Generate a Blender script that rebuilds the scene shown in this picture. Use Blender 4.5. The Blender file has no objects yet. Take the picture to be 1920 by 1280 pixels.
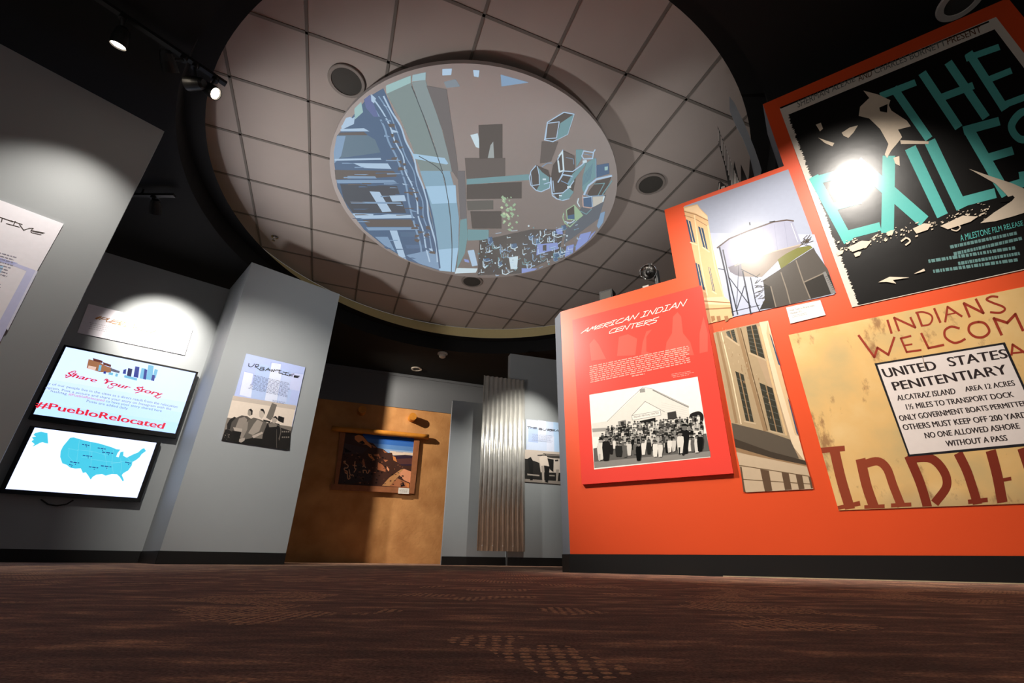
import bpy, math, random
from math import sin, cos, pi, sqrt, radians, atan2, hypot
from mathutils import Vector, Matrix

random.seed(7)
SC = bpy.context.scene
COL = SC.collection

# ------------------------------------------------------------------ camera
F_PX, PITCH, ROLL, CAM_Z = 848.118, 0.4512587, 0.013026, 0.06
_f = Vector((0, cos(PITCH), sin(PITCH)))
_u = Vector((0, -sin(PITCH), cos(PITCH)))
_r = Vector((1, 0, 0))
CR = _r * cos(ROLL) + _u * sin(ROLL)
CU = _u * cos(ROLL) - _r * sin(ROLL)
CF = _f
EYE = Vector((0, 0, CAM_Z))
cam_data = bpy.data.cameras.new('camera')
cam = bpy.data.objects.new('camera', cam_data)
COL.objects.link(cam)
cam_data.sensor_width = 36.0
cam_data.lens = F_PX / 1920 * 36.0
cam_data.clip_start = 0.01
cam_data.clip_end = 100
M = Matrix((CR, CU, -CF)).transposed().to_4x4()
M.translation = EYE
cam.matrix_world = M
SC.camera = cam

# ------------------------------------------------------------------ view, world
SC.view_settings.view_transform = 'Standard'
SC.view_settings.look = 'None'
SC.view_settings.gamma = 1.0
SC.view_settings.use_curve_mapping = False
SC.view_settings.exposure = 0.0
world = bpy.data.worlds.new('hall_ambient')
SC.world = world
world.use_nodes = True
bg = world.node_tree.nodes['Background']
bg.inputs[0].default_value = (1.0, 0.965, 0.93, 1)
bg.inputs[1].default_value = 0.17


def spot(name, loc, target, watts, angle, blend=0.6, col=(1, 0.86, 0.68), size=0.03, parent=None):
    ld = bpy.data.lights.new(name, 'SPOT')
    ld.energy = watts
    ld.spot_size = radians(angle)
    ld.spot_blend = blend
    ld.color = col
    ld.shadow_soft_size = size
    o = bpy.data.objects.new(name, ld)
    COL.objects.link(o)
    loc = Vector(loc)
    d = (Vector(target) - loc).normalized()
    o.rotation_mode = 'QUATERNION'
    o.rotation_quaternion = d.to_track_quat('-Z', 'Y')
    o.location = loc
    if parent is not None:
        o.parent = parent
        o.location = loc - ORG[parent.name]
    return o


ORG = {}
# unseen fill lamps added behind the partitions to brighten the tiled dome
spot('added_dome_fill', (-3.25, 2.75, 0.7), (-0.6, 4.1, 3.6), 260, 80, 0.7, (1, 0.96, 0.93), 0.15)
spot('added_dome_fill', (1.75, 3.1, 1.2), (0.1, 3.6, 3.6), 60, 95, 0.8, (1, 0.96, 0.93), 0.15)


# ------------------------------------------------------------------ materials
def lin(c):
    out = []
    for v in c:
        v /= 255.0
        out.append(v / 12.92 if v <= 0.04045 else ((v + 0.055) / 1.055) ** 2.4)
    return (out[0], out[1], out[2], 1.0)


MATS = {}


def mat(name, rgb, rough=0.6, metal=0.0, emit=0.0, noise=0.06, nscale=18.0, bump=0.0, bscale=60.0, spec=0.4, coat=0.0):
    if name in MATS:
        return MATS[name]
    m = bpy.data.materials.new(name)
    m.use_nodes = True
    nt = m.node_tree
    b = nt.nodes['Principled BSDF']
    c = lin(rgb)
    b.inputs['Roughness'].default_value = rough
    b.inputs['Metallic'].default_value = metal
    b.inputs['Specular IOR Level'].default_value = spec
    if coat:
        b.inputs['Coat Weight'].default_value = coat
        b.inputs['Coat Roughness'].default_value = 0.12
    tc = nt.nodes.new('ShaderNodeTexCoord')
    nz = nt.nodes.new('ShaderNodeTexNoise')
    nz.inputs['Scale'].default_value = nscale
    nz.inputs['Detail'].default_value = 4
    nt.links.new(tc.outputs['Object'], nz.inputs['Vector'])
    mx = nt.nodes.new('ShaderNodeMix')
    mx.data_type = 'RGBA'
    k = noise
    mx.inputs[6].default_value = (c[0] * (1 - k), c[1] * (1 - k), c[2] * (1 - k), 1)
    mx.inputs[7].default_value = (min(1, c[0] * (1 + k)), min(1, c[1] * (1 + k)), min(1, c[2] * (1 + k)), 1)
    nt.links.new(nz.outputs['Fac'], mx.inputs[0])
    if emit:
        b.inputs['Base Color'].default_value = (0.02, 0.02, 0.02, 1)
        nt.links.new(mx.outputs[2], b.inputs['Emission Color'])
        b.inputs['Emission Strength'].default_value = emit
    else:
        nt.links.new(mx.outputs[2], b.inputs['Base Color'])
    if bump:
        n2 = nt.nodes.new('ShaderNodeTexNoise')
        n2.inputs['Scale'].default_value = bscale
        n2.inputs['Detail'].default_value = 3
        nt.links.new(tc.outputs['Object'], n2.inputs['Vector'])
        bp = nt.nodes.new('ShaderNodeBump')
        bp.inputs['Strength'].default_value = bump
        bp.inputs['Distance'].default_value = 0.004
        nt.links.new(n2.outputs['Fac'], bp.inputs['Height'])
        nt.links.new(bp.outputs['Normal'], b.inputs['Normal'])
    MATS[name] = m
    return m


def P(rgb, rough=0.42, **k):            # a printed ink, by its colour
    if abs(rough - 0.3) < 0.001:        # satin photographic paper
        k = dict(k, spec=0.16); r = 0.24
    else:
        r = rough
    return mat('ink_%d_%d_%d_%d' % (rgb[0], rgb[1], rgb[2], int(rough * 100)), rgb, rough=r, noise=0.05, nscale=40, **k)


def E_(rgb, s=1.0):                     # a glowing screen colour
    return mat('glow_%d_%d_%d_%d' % (rgb[0], rgb[1], rgb[2], int(s * 100)), rgb, rough=0.25, emit=s, noise=0.02)


def ramp_mat(name, fn):
    m = bpy.data.materials.new(name)
    m.use_nodes = True
    fn(m.node_tree, m.node_tree.nodes['Principled BSDF'])
    MATS[name] = m
    return m


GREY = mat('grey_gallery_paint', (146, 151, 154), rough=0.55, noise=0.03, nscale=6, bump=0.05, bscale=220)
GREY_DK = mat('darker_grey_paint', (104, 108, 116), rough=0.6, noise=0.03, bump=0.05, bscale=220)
ORANGE = mat('orange_red_paint', (222, 78, 33), rough=0.42, noise=0.03, nscale=5, bump=0.04, bscale=240)
BLACK_CEIL = mat('black_ceiling_paint', (27, 27, 27), rough=0.75, noise=0.08, spec=0.2)
BLACK = mat('black_vinyl', (9, 9, 9), rough=0.5, noise=0.08)
BLACK_MET = mat('black_fixture_metal', (16, 16, 16), rough=0.45, noise=0.05)
CREAM = mat('cream_cove_paint', (206, 190, 140), rough=0.7, noise=0.04)
TILE = mat('ceiling_tile', (178, 168, 162), rough=0.9, noise=0.05, nscale=3, bump=0.15, bscale=300, spec=0.1)
TBAR = mat('ceiling_tile_bar', (118, 112, 106), rough=0.7, noise=0.05)
WHITE_PL = mat('white_plastic', (205, 198, 190), rough=0.5)
DARKGRILLE = mat('dark_grille', (66, 64, 60), rough=0.8, noise=0.2, nscale=300)
WOOD_BD = mat('brown_stained_board', (150, 94, 60), rough=0.65, noise=0.35, nscale=14, bump=0.2, bscale=30)
LOG = mat('honey_peeled_log', (196, 128, 42), rough=0.55, noise=0.25, nscale=12, bump=0.3, bscale=20)
CHROME = mat('chrome', (235, 232, 228), rough=0.08, metal=1.0, noise=0.02)


def _adobe(nt, b):
    tc = nt.nodes.new('ShaderNodeTexCoord')
    n1 = nt.nodes.new('ShaderNodeTexNoise'); n1.inputs['Scale'].default_value = 3.0; n1.inputs['Detail'].default_value = 6
    n2 = nt.nodes.new('ShaderNodeTexNoise'); n2.inputs['Scale'].default_value = 24; n2.inputs['Detail'].default_value = 5
    cr = nt.nodes.new('ShaderNodeValToRGB')
    cr.color_ramp.elements[0].color = lin((172, 118, 68)); cr.color_ramp.elements[0].position = 0.3
    cr.color_ramp.elements[1].color = lin((206, 152, 96)); cr.color_ramp.elements[1].position = 0.7
    nt.links.new(tc.outputs['Object'], n1.inputs['Vector']); nt.links.new(tc.outputs['Object'], n2.inputs['Vector'])
    nt.links.new(n1.outputs['Fac'], cr.inputs['Fac']); nt.links.new(cr.outputs['Color'], b.inputs['Base Color'])
    bp = nt.nodes.new('ShaderNodeBump'); bp.inputs['Strength'].default_value = 0.5; bp.inputs['Distance'].default_value = 0.01
    nt.links.new(n2.outputs['Fac'], bp.inputs['Height']); nt.links.new(bp.outputs['Normal'], b.inputs['Normal'])
    b.inputs['Roughness'].default_value = 0.85
ADOBE = ramp_mat('adobe_plaster', _adobe)


def _carpet(nt, b):
    L = nt.links.new
    N = nt.nodes.new
    tc = N('ShaderNodeTexCoord')
    mp = N('ShaderNodeMapping'); mp.inputs['Scale'].default_value = (1.0, 3.2, 1.0); mp.inputs['Rotation'].default_value = (0, 0, 0.25)
    L(tc.outputs['Object'], mp.inputs['Vector'])
    n1 = N('ShaderNodeTexNoise'); n1.inputs['Scale'].default_value = 7.0; n1.inputs['Detail'].default_value = 8; n1.inputs['Roughness'].default_value = 0.75
    L(mp.outputs['Vector'], n1.inputs['Vector'])
    r1 = N('ShaderNodeValToRGB')
    r1.color_ramp.elements[0].position = 0.42; r1.color_ramp.elements[0].color = lin((98, 80, 72))
    r1.color_ramp.elements[1].position = 0.66; r1.color_ramp.elements[1].color = lin((214, 166, 130))
    e = r1.color_ramp.elements.new(0.54); e.color = lin((134, 104, 90))
    L(n1.outputs['Fac'], r1.inputs['Fac'])
    # loop tufts in rows, in patches
    vo = N('ShaderNodeTexVoronoi'); vo.inputs['Scale'].default_value = 85.0; vo.inputs['Randomness'].default_value = 0.25
    L(tc.outputs['Object'], vo.inputs['Vector'])
    lt = N('ShaderNodeMath'); lt.operation = 'LESS_THAN'; lt.inputs[1].default_value = 0.36
    L(vo.outputs['Distance'], lt.inputs[0])
    n2 = N('ShaderNodeTexNoise'); n2.inputs['Scale'].default_value = 4.0; n2.inputs['Detail'].default_value = 2
    L(tc.outputs['Object'], n2.inputs['Vector'])
    g2 = N('ShaderNodeMath'); g2.operation = 'GREATER_THAN'; g2.inputs[1].default_value = 0.56
    L(n2.outputs['Fac'], g2.inputs[0])
    mu = N('ShaderNodeMath'); mu.operation = 'MULTIPLY'
    L(lt.outputs[0], mu.inputs[0]); L(g2.outputs[0], mu.inputs[1])
    mx = N('ShaderNodeMix'); mx.data_type = 'RGBA'
    L(mu.outputs[0], mx.inputs[0]); L(r1.outputs['Color'], mx.inputs[6]); mx.inputs[7].default_value = lin((216, 170, 130))
    # fibre speckle
    n3 = N('ShaderNodeTexNoise'); n3.inputs['Scale'].default_value = 420; n3.inputs['Detail'].default_value = 2
    L(tc.outputs['Object'], n3.inputs['Vector'])
    mr = N('ShaderNodeMapRange'); mr.inputs[1].default_value = 0.3; mr.inputs[2].default_value = 0.7; mr.inputs[3].default_value = 0.5; mr.inputs[4].default_value = 1.5
    L(n3.outputs['Fac'], mr.inputs[0])
    m2 = N('ShaderNodeMix'); m2.data_type = 'RGBA'; m2.blend_type = 'MULTIPLY'; m2.inputs[0].default_value = 1
    L(mx.outputs[2], m2.inputs[6]); L(mr.outputs[0], m2.inputs[7])
    L(m2.outputs[2], b.inputs['Base Color'])
    ad = N('ShaderNodeMath'); ad.operation = 'ADD'
    L(n3.outputs['Fac'], ad.inputs[0]); L(mu.outputs[0], ad.inputs[1])
    bp = N('ShaderNodeBump'); bp.inputs['Strength'].default_value = 0.6; bp.inputs['Distance'].default_value = 0.003
    L(ad.outputs[0], bp.inputs['Height']); L(bp.outputs['Normal'], b.inputs['Normal'])
    b.inputs['Roughness'].default_value = 0.95
    b.inputs['Sheen Weight'].default_value = 0.25
    b.inputs['Sheen Tint'].default_value = lin((190, 150, 130))
    b.inputs['Specular IOR Level'].default_value = 0.1
CARPET = ramp_mat('brown_loop_carpet', _carpet)


def _galv(nt, b):
    L = nt.links.new
    N = nt.nodes.new
    tc = N('ShaderNodeTexCoord')
    vo = N('ShaderNodeTexNoise'); vo.inputs['Scale'].default_value = 9; vo.inputs['Detail'].default_value = 3
    L(tc.outputs['Object'], vo.inputs['Vector'])
    cr = N('ShaderNodeValToRGB')
    cr.color_ramp.elements[0].color = lin((206, 206, 202)); cr.color_ramp.elements[1].color = lin((240, 238, 232))
    L(vo.outputs['Fac'], cr.inputs['Fac']); L(cr.outputs['Color'], b.inputs['Base Color'])
    mr = N('ShaderNodeMapRange'); mr.inputs[1].default_value = 0.3; mr.inputs[2].default_value = 0.7; mr.inputs[3].default_value = 0.30; mr.inputs[4].default_value = 0.36
    L(vo.outputs['Fac'], mr.inputs[0]); L(mr.outputs[0], b.inputs['Roughness'])
    b.inputs['Metallic'].default_value = 0.72
GALV = ramp_mat('galvanised_steel', _galv)


# ------------------------------------------------------------------ object helpers


def tag(o, label=None, cat=None, group=None, kind=None):
    if label: o['label'] = label
    if cat: o['category'] = cat
    if group: o['group'] = group
    if kind: o['kind'] = kind
    return o


def empty(name, loc, label, cat, group=None):
    o = bpy.data.objects.new(name, None)
    o.empty_display_size = 0.1
    COL.objects.link(o)
    o.location = loc
    ORG[o.name] = Vector(loc)
    return tag(o, label, cat, group)


def obj(name, verts, faces, mats, parent=None, fm=None, origin=None, smooth=False):
    """one mesh object from world-space vertices"""
    if parent is not None:
        org = ORG[parent.name]
    else:
        org = Vector(origin) if origin is not None else Vector((0, 0, 0))
    me = bpy.data.meshes.new(name)
    me.from_pydata([tuple(Vector(v) - org) for v in verts], [], faces)
    if not isinstance(mats, (list, tuple)):
        mats = [mats]
    for m in mats:
        me.materials.append(m)
    if fm:
        for p, i in zip(me.polygons, fm):
            p.material_index = i
    if smooth:
        for p in me.polygons:
            p.use_smooth = True
    me.update()
    o = bpy.data.objects.new(name, me)
    COL.objects.link(o)
    if parent is not None:
        o.parent = parent
    else:
        o.location = org
    ORG[o.name] = org
    return o


class MB:
    """collects faces with materials"""
    def __init__(s):
        s.v = []; s.f = []; s.m = []; s.mats = []

    def mi(s, m):
        if m not in s.mats:
            s.mats.append(m)
        return s.mats.index(m)

    def poly(s, pts, m):
        i = len(s.v)
        s.v += [Vector(p) for p in pts]
        s.f.append(tuple(range(i, i + len(pts))))
        s.m.append(s.mi(m))

    def faces(s, verts, faces, m):
        i = len(s.v)
        s.v += [Vector(p) for p in verts]
        k = s.mi(m)
        for f in faces:
            s.f.append(tuple(i + j for j in f))
            s.m.append(k)

    def prism(s, bottom, top, m, mtop=None):
        n = len(bottom)
        s.faces(list(bottom) + list(top), [tuple(range(n))[::-1], tuple(range(n, 2 * n))] +
                [(i, (i + 1) % n, n + (i + 1) % n, n + i) for i in range(n)], m)

    def box(s, c, X, Y, Z, m):
        c = Vector(c); X = Vector(X) / 2; Y = Vector(Y) / 2; Z = Vector(Z) / 2
        b = [c - X - Y - Z, c + X - Y - Z, c + X + Y - Z, c - X + Y - Z]
        t = [p + 2 * Z for p in b]
        s.prism(b, t, m)

    def cyl(s, p0, p1, r0, m, r1=None, n=20, caps=True):
        p0 = Vector(p0); p1 = Vector(p1); r1 = r0 if r1 is None else r1
        d = (p1 - p0).normalized()
        a = d.orthogonal().normalized(); b = d.cross(a)
        A = [p0 + (a * cos(2 * pi * i / n) + b * sin(2 * pi * i / n)) * r0 for i in range(n)]
        B = [p1 + (a * cos(2 * pi * i / n) + b * sin(2 * pi * i / n)) * r1 for i in range(n)]
        fs = [(i, (i + 1) % n, n + (i + 1) % n, n + i) for i in range(n)]
        if caps:
            fs += [tuple(range(n))[::-1], tuple(range(n, 2 * n))]
        s.faces(A + B, fs, m)

    def lathe(s, p0, axis, prof, m, n=32):
        """prof: (radius, height along axis)"""
        p0 = Vector(p0); d = Vector(axis).normalized()
        a = d.orthogonal().normalized(); b = d.cross(a)
        vs = []
        for r, h in prof:
            for i in range(n):
                t = 2 * pi * i / n
                vs.append(p0 + d * h + (a * cos(t) + b * sin(t)) * r)
        fs = []
        for k in range(len(prof) - 1):
            for i in range(n):
                fs.append((k * n + i, k * n + (i + 1) % n, (k + 1) * n + (i + 1) % n, (k + 1) * n + i))
        s.faces(vs, fs, m)

    def build(s, name, parent=None, origin=None, smooth=False):
        return obj(name, s.v, s.f, s.mats, parent, s.m, origin, smooth)


# ------------------------------------------------------------------ wall planes
def ray(px, py):
    return CR * ((px - 960) / F_PX) - CU * ((py - 640) / F_PX) + CF


class Plane:
    """vertical plane: origin o (xy), unit direction D along it, normal N towards the visitor"""
    def __init__(s, p, q):
        p = Vector((p[0], p[1], 0)); q = Vector((q[0], q[1], 0))
        s.o = p
        s.D = (q - p).normalized()
        s.N = Vector((s.D.y, -s.D.x, 0))
        if s.N.dot(-p) < 0:
            s.N = -s.N
        s.eps = 0.0

    def shifted(s, d):
        n = Plane.__new__(Plane)
        n.o = s.o + s.N * d; n.D = s.D; n.N = s.N; n.eps = 0
        return n

    def hit(s, px, py):
        d = ray(px, py)
        t = (s.o - EYE).dot(s.N) / d.dot(s.N)
        return EYE + d * t

    def az(s, px, py):
        h = s.hit(px, py)
        return ((h - s.o).dot(s.D), h.z)

    def pt(s, a, z, off=0.0):
        return s.o + s.D * a + Vector((0, 0, z)) + s.N * off


class Clipped:
    """a plane whose readings stay inside a rectangle"""
    def __init__(s, plane, a0, a1, z0, z1):
        s.p, s.b = plane, (a0, a1, z0, z1)

    def az(s, px, py):
        a, z = s.p.az(px, py)
        b = s.b
        return (min(max(a, b[0]), b[1]), min(max(z, b[2]), b[3]))

    def pt(s, a, z, off=0.0):
        return s.p.pt(a, z, off)


class HPlane:
    """horizontal plane seen from below"""
    def __init__(s, z):
        s.z = z
        s.N = Vector((0, 0, -1))

    def hit(s, px, py):
        d = ray(px, py)
        return EYE + d * ((s.z - CAM_Z) / d.z)

    def az(s, px, py):
        h = s.hit(px, py)
        return (h.x, h.y)

    def pt(s, a, b, off=0.0):
        return Vector((a, b, s.z - off))


def K(x0, y0, s):
    """reading off an enlarged crop of the photograph"""
    return lambda pts: [(x0 + x / s, y0 + y / s) for x, y in pts]


def smooth_line(pts, n=5, closed=False):
    out = []
    m = len(pts)
    rng = range(m if closed else m - 1)
    for i in rng:
        if closed:
            p0, p1, p2, p3 = pts[(i - 1) % m], pts[i], pts[(i + 1) % m], pts[(i + 2) % m]
        else:
            p0, p1, p2, p3 = pts[max(i - 1, 0)], pts[i], pts[i + 1], pts[min(i + 2, m - 1)]
        for j in range(n):
            t = j / n
            out.append(tuple(0.5 * (2 * p1[k] + (p2[k] - p0[k]) * t + (2 * p0[k] - 5 * p1[k] + 4 * p2[k] - p3[k]) * t * t +
                                    (3 * p1[k] - p0[k] - 3 * p2[k] + p3[k]) * t ** 3) for k in (0, 1)))
    if not closed:
        out.append(pts[-1])
    return out


def split_sharp(pts):
    """cut a polyline where it turns by more than 60 degrees"""
    runs, cur = [], [pts[0]]
    for i in range(1, len(pts)):
        cur.append(pts[i])
        if i < len(pts) - 1:
            a1 = atan2(pts[i][1] - pts[i - 1][1], pts[i][0] - pts[i - 1][0]); a2 = atan2(pts[i + 1][1] - pts[i][1], pts[i + 1][0] - pts[i][0])
            if cos(a2 - a1) < 0.5:
                runs.append(cur); cur = [pts[i]]
    runs.append(cur)
    return [r for r in runs if len(r) > 1]


def ribbon(pts, w):
    n = len(pts)
    L, R = [], []
    for i, (x, y) in enumerate(pts):
        a = pts[max(i - 1, 0)]; b = pts[min(i + 1, n - 1)]
        dx, dy = b[0] - a[0], b[1] - a[1]
        l = hypot(dx, dy) or 1
        k = w / 2
        e = -0.35 * w if i == 0 else (0.35 * w if i == n - 1 else 0.0)
        x += dx / l * e; y += dy / l * e
        L.append((x - dy / l * k, y + dx / l * k)); R.append((x + dy / l * k, y - dx / l * k))
    return L, R


TXT = {}


def text_mesh(body):
    if body in TXT:
        return TXT[body]
    cu = bpy.data.curves.new('lettering', 'FONT')
    cu.body = body
    cu.resolution_u = 4
    o = bpy.data.objects.new('lettering', cu)
    COL.objects.link(o)
    dg = bpy.context.evaluated_depsgraph_get()
    dg.update()
    me = bpy.data.meshes.new_from_object(o.evaluated_get(dg))
    vs = [(v.co.x, v.co.y) for v in me.vertices]
    fs = [tuple(p.vertices) for p in me.polygons]
    bpy.data.objects.remove(o)
    bpy.data.meshes.remove(me)
    bpy.data.curves.remove(cu)
    x0 = min(v[0] for v in vs); x1 = max(v[0] for v in vs)
    # height normalised to the capital height of the built-in font
    TXT[body] = ([((x - x0) / (x1 - x0), y / 0.729) for x, y in vs], fs)
    return TXT[body]


class Art(MB):
    """flat printed or painted layers lying on a plane"""
    def __init__(s, plane, off=0.0):
        MB.__init__(s)
        s.p = plane
        s.off = off
        s.step = 0.000012

    def nxt(s):
        s.off += s.step
        return s.off

    def P(s, px, m):                       # polygon by photograph points
        o = s.nxt()
        s.poly([s.p.pt(*s.p.az(*q), o) for q in px], m)

    def A(s, az, m):                       # polygon by plane coordinates
        o = s.nxt()
        s.poly([s.p.pt(a, z, o) for a, z in az], m)

    def line(s, px, w, m, closed=False):
        """brush line with a width in photograph pixels"""
        o = s.nxt()
        px = list(px) + ([px[0]] if closed else [])
        for run in split_sharp(px):
            L, R = ribbon(run, w)
            n = len(run)
            v = [s.p.pt(*s.p.az(*q), o) for q in L + R]
            s.faces(v, [(i, i + 1, n + i + 1, n + i) for i in range(n - 1)], m)

    def quadmap(s, quad):
        """quad TL TR BR BL in photograph points -> function of u right, v up"""
        c = [s.p.az(*q) for q in quad]

        def f(u, v):
            tl, tr, br, bl = c
            return tuple((bl[k] * (1 - u) + br[k] * u) * (1 - v) + (tl[k] * (1 - u) + tr[k] * u) * v for k in (0, 1))
        return f

    def text(s, body, quad, m, slant=0.0):
        o = s.nxt()
        f = s.quadmap(quad)
        vs, fs = text_mesh(body)
        s.faces([s.p.pt(*f(u + slant * (v - 0.5), v), o) for u, v in vs], fs, m)

    def bars(s, quad, rows, m, dens=0.55, ragged=0.12, rnd=None, words=14):
        """illegible small print: rows of word-length dashes"""
        rnd = rnd or random.Random(3)
        o = s.nxt()
        f = s.quadmap(quad)
        vs, fs = [], []
        for r in range(rows):
            v0 = 1 - (r + 0.5 + dens / 2) / rows; v1 = 1 - (r + 0.5 - dens / 2) / rows
            u = rnd.random() * ragged * 0.5; end = 1 - rnd.random() * ragged
            while u < end - 0.01:
                w = min((0.4 + rnd.random()) / words, end - u)
                i = len(vs)
                vs += [s.p.pt(*f(a, b), o) for a, b in ((u, v0), (u + w, v0), (u + w, v1), (u, v1))]
                fs.append((i, i + 1, i + 2, i + 3))
                u += w + 0.25 / words
        s.faces(vs, fs, m)

    def pen(s, word, quad, w, m, slant=0.0, gap=0.16):
        """angular hand lettering; quad holds the word from baseline to capitals"""
        f = s.quadmap(quad)
        tot = sum(PENW.get(c, 1.0) + gap for c in word) - gap
        x = 0.0
        c4 = [Vector(s.p.az(*q)) for q in quad]
        wd = (c4[1] - c4[0]).length; ht = (c4[0] - c4[3]).length
        for c in word:
            cw = PENW.get(c, 1.0)
            for st in PEN.get(c, []):
                pts = []
                for gx, gy in st:
                    u = (x + gx * cw) / tot
                    pts.append(f(u + slant * (gy - 0.5), gy))
                o = s.nxt()
                for run in split_sharp(pts):
                    L, R = ribbon(run, w)
                    n = len(run)
                    s.faces([s.p.pt(a, b, o) for a, b in L + R], [(i, i + 1, n + i + 1, n + i) for i in range(n - 1)], m)
            x += cw + gap


PENW = {'I': 0.8, ' ': 0.45, 'L': 0.75, '#': 0.6}
PEN = {
    'A': [[(0, 0), (0.62, 1), (0.95, 0.0)], [(0.2, 0.34), (0.9, 0.38)]],
    'M': [[(0, 0), (0.3, 0.95), (0.5, 0.35), (0.8, 1), (1, 0)]],
    'E': [[(1, 0.95), (0.1, 0.8), (0.0, 0.1), (1, 0.12)], [(0.0, 0.48), (0.95, 0.55)]],
    'R': [[(0.12, 0), (0.2, 0.9), (1.1, 0.85), (1.2, 0.65), (0.15, 0.42), (1.0, -0.15)]],
    'I': [[(0.1, 1), (1, 0.98)], [(0.55, 1), (0.45, 0.03)], [(0, 0.03), (0.95, 0.05)]],
    'C': [[(1, 0.9), (0.35, 0.85), (0.02, 0.4), (0.15, 0.08), (1, 0.1)]],
    'N': [[(0.02, 0), (0.2, 0.95), (0.75, 0.05), (1.05, 1.05)]],
    'D': [[(0.1, 0.02), (0.2, 0.95), (0.8, 0.9), (1.02, 0.5), (0.75, 0.08), (0.05, 0.02)]],
    'T': [[(0, 0.95), (1.1, 0.9)], [(0.55, 0.92), (0.5, 0)]],
    'S': [[(1.1, 1), (0.35, 0.9), (0.2, 0.62), (0.9, 0.45), (0.8, 0.12), (0, 0)]],
    'U': [[(0.05, 1), (0, 0.35), (0.3, 0.02), (0.75, 0.15), (1, 0.95)]],
    'B': [[(0.1, 0), (0.15, 0.95), (0.8, 0.9), (0.8, 0.6), (0.15, 0.5), (0.95, 0.35), (0.9, 0.05), (0.1, 0)]],
    'L': [[(0.15, 1), (0.05, 0.05), (1.1, 0.1)]],
    'F': [[(0.05, 0), (0.15, 0.9), (1.1, 0.95)], [(0.1, 0.5), (0.85, 0.52)]],
    'H': [[(0.1, 1), (0.05, 0)], [(0.95, 1), (0.9, 0)], [(0.05, 0.45), (0.95, 0.5)]],
    'V': [[(0, 0.95), (0.4, 0.02), (1.1, 1)]],
    'O': [[(0.5, 1), (0.05, 0.6), (0.3, 0.05), (0.9, 0.3), (0.95, 0.8), (0.5, 1)]],
    'P': [[(0.1, 0), (0.15, 0.95), (1, 0.85), (0.95, 0.5), (0.15, 0.45)]],
    '#': [[(0.3, 0), (0.5, 1)], [(0.65, 0), (0.85, 1)], [(0.1, 0.35), (1, 0.38)], [(0.15, 0.68), (1.05, 0.7)]],
}


def slab(name, plane, px, off0, off1, m, parent=None, rect=False, az=None, edge=None):
    """board on a plane: front at off1, back at off0. px: TL TR BR BL photograph points"""
    c = az or [plane.az(*q) for q in px]
    if rect:
        a0 = (c[0][0] + c[3][0]) / 2; a1 = (c[1][0] + c[2][0]) / 2
        z1 = (c[0][1] + c[1][1]) / 2; z0 = (c[2][1] + c[3][1]) / 2
        c = [(a0, z1), (a1, z1), (a1, z0), (a0, z0)]
    b = MB()
    back = [plane.pt(a, z, off0) for a, z in c]
    front = [plane.pt(a, z, off1) for a, z in c]
    b.prism(back, front, m)
    return b.build(name, parent)


def struct(o):
    o['kind'] = 'structure'
    return o


# ------------------------------------------------------------------ planes of the hall
_a = radians(-32.99456)
OD = Vector((cos(_a), sin(_a), 0)); ON = Vector((-sin(_a), cos(_a), 0))
_o = ON * 2.808
P_OR = Plane((_o.x, _o.y), (_o.x + OD.x, _o.y + OD.y))             # orange wall
P_LF = Plane((-3.358, 1.826), (-2.74, 2.484))                       # near left wall
P_RC = Plane((-4.484, 4.048), (-3.517, 4.793))                      # recess with the screens
P_PR = Plane((-2.941, 4.211), (-2.173, 4.872))                      # pier with the Urban Life print
P_CE = Plane((-0.023, 6.612), (0.725, 6.845))                       # tall centre panel
P_CL = P_CE.shifted(-0.08)                                          # low centre panel
P_BK = Plane((-3.319, 7.666), (-1.158, 8.465))                      # back wall
CEIL_Z = 3.26

# ------------------------------------------------------------------ floor and ceiling
o = obj('floor', [(-12, -2, 0), (8, -2, 0), (8, 14, 0), (-12, 14, 0)], [(0, 1, 2, 3)], CARPET)
struct(o)

DC = Vector((-0.326, 4.163, 0))
TZ = 3.654
NSEG = 160


def circ(c, r, z, n=NSEG):
    return [Vector((c.x + r * cos(2 * pi * i / n), c.y + r * sin(2 * pi * i / n), z)) for i in range(n)]


def annulus(mb, A, B, m):
    n = len(A)
    mb.faces(A + B, [(i, (i + 1) % n, n + (i + 1) % n, n + i) for i in range(n)], m)


b = MB()
annulus(b, circ(DC, 2.927, CEIL_Z), circ(DC, 9.5, CEIL_Z), BLACK_CEIL)
struct(b.build('ceiling'))
b = MB()
annulus(b, circ(DC, 2.927, CEIL_Z), circ(DC, 2.927, 3.48), BLACK_CEIL)
annulus(b, circ(DC, 2.927, 3.48), circ(DC, 2.775, 3.48), BLACK_CEIL)
struct(b.build('trim_1'))
DK_ = DC + Vector((0, -0.25, 0)); RK = 3.03
b = MB()
annulus(b, circ(DC, 2.775, 3.481), circ(DK_, RK, 3.486), CREAM)
annulus(b, circ(DK_, RK, 3.486), circ(DK_, RK, TZ), CREAM)
struct(b.build('trim_2'))
# lay-in tiles and their bars
b = MB()
b.poly(circ(DK_, RK + 0.005, TZ + 0.008), TILE)
th = radians(20.700965)
GU = Vector((cos(th), sin(th), 0)); GV = Vector((-sin(th), cos(th), 0))
GO = Vector((-2.1647, 1.8686, 0))
for k in range(-6, 14):
    for (ax, dirv) in ((GU, GV), (GV, GU)):
        base = GO + ax * (k * 0.61)
        rel = base - DK_
        d_ = rel.dot(ax)
        if abs(d_) >= RK - 0.02:
            continue
        h = sqrt((RK - 0.01) ** 2 - d_ * d_)
        mid = DK_ + ax * d_
        b.box(mid + Vector((0, 0, TZ + 0.0045)), dirv * 2 * h, ax * 0.022, Vector((0, 0, 0.007)), TBAR)
struct(b.build('ceiling_dome'))


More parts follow.
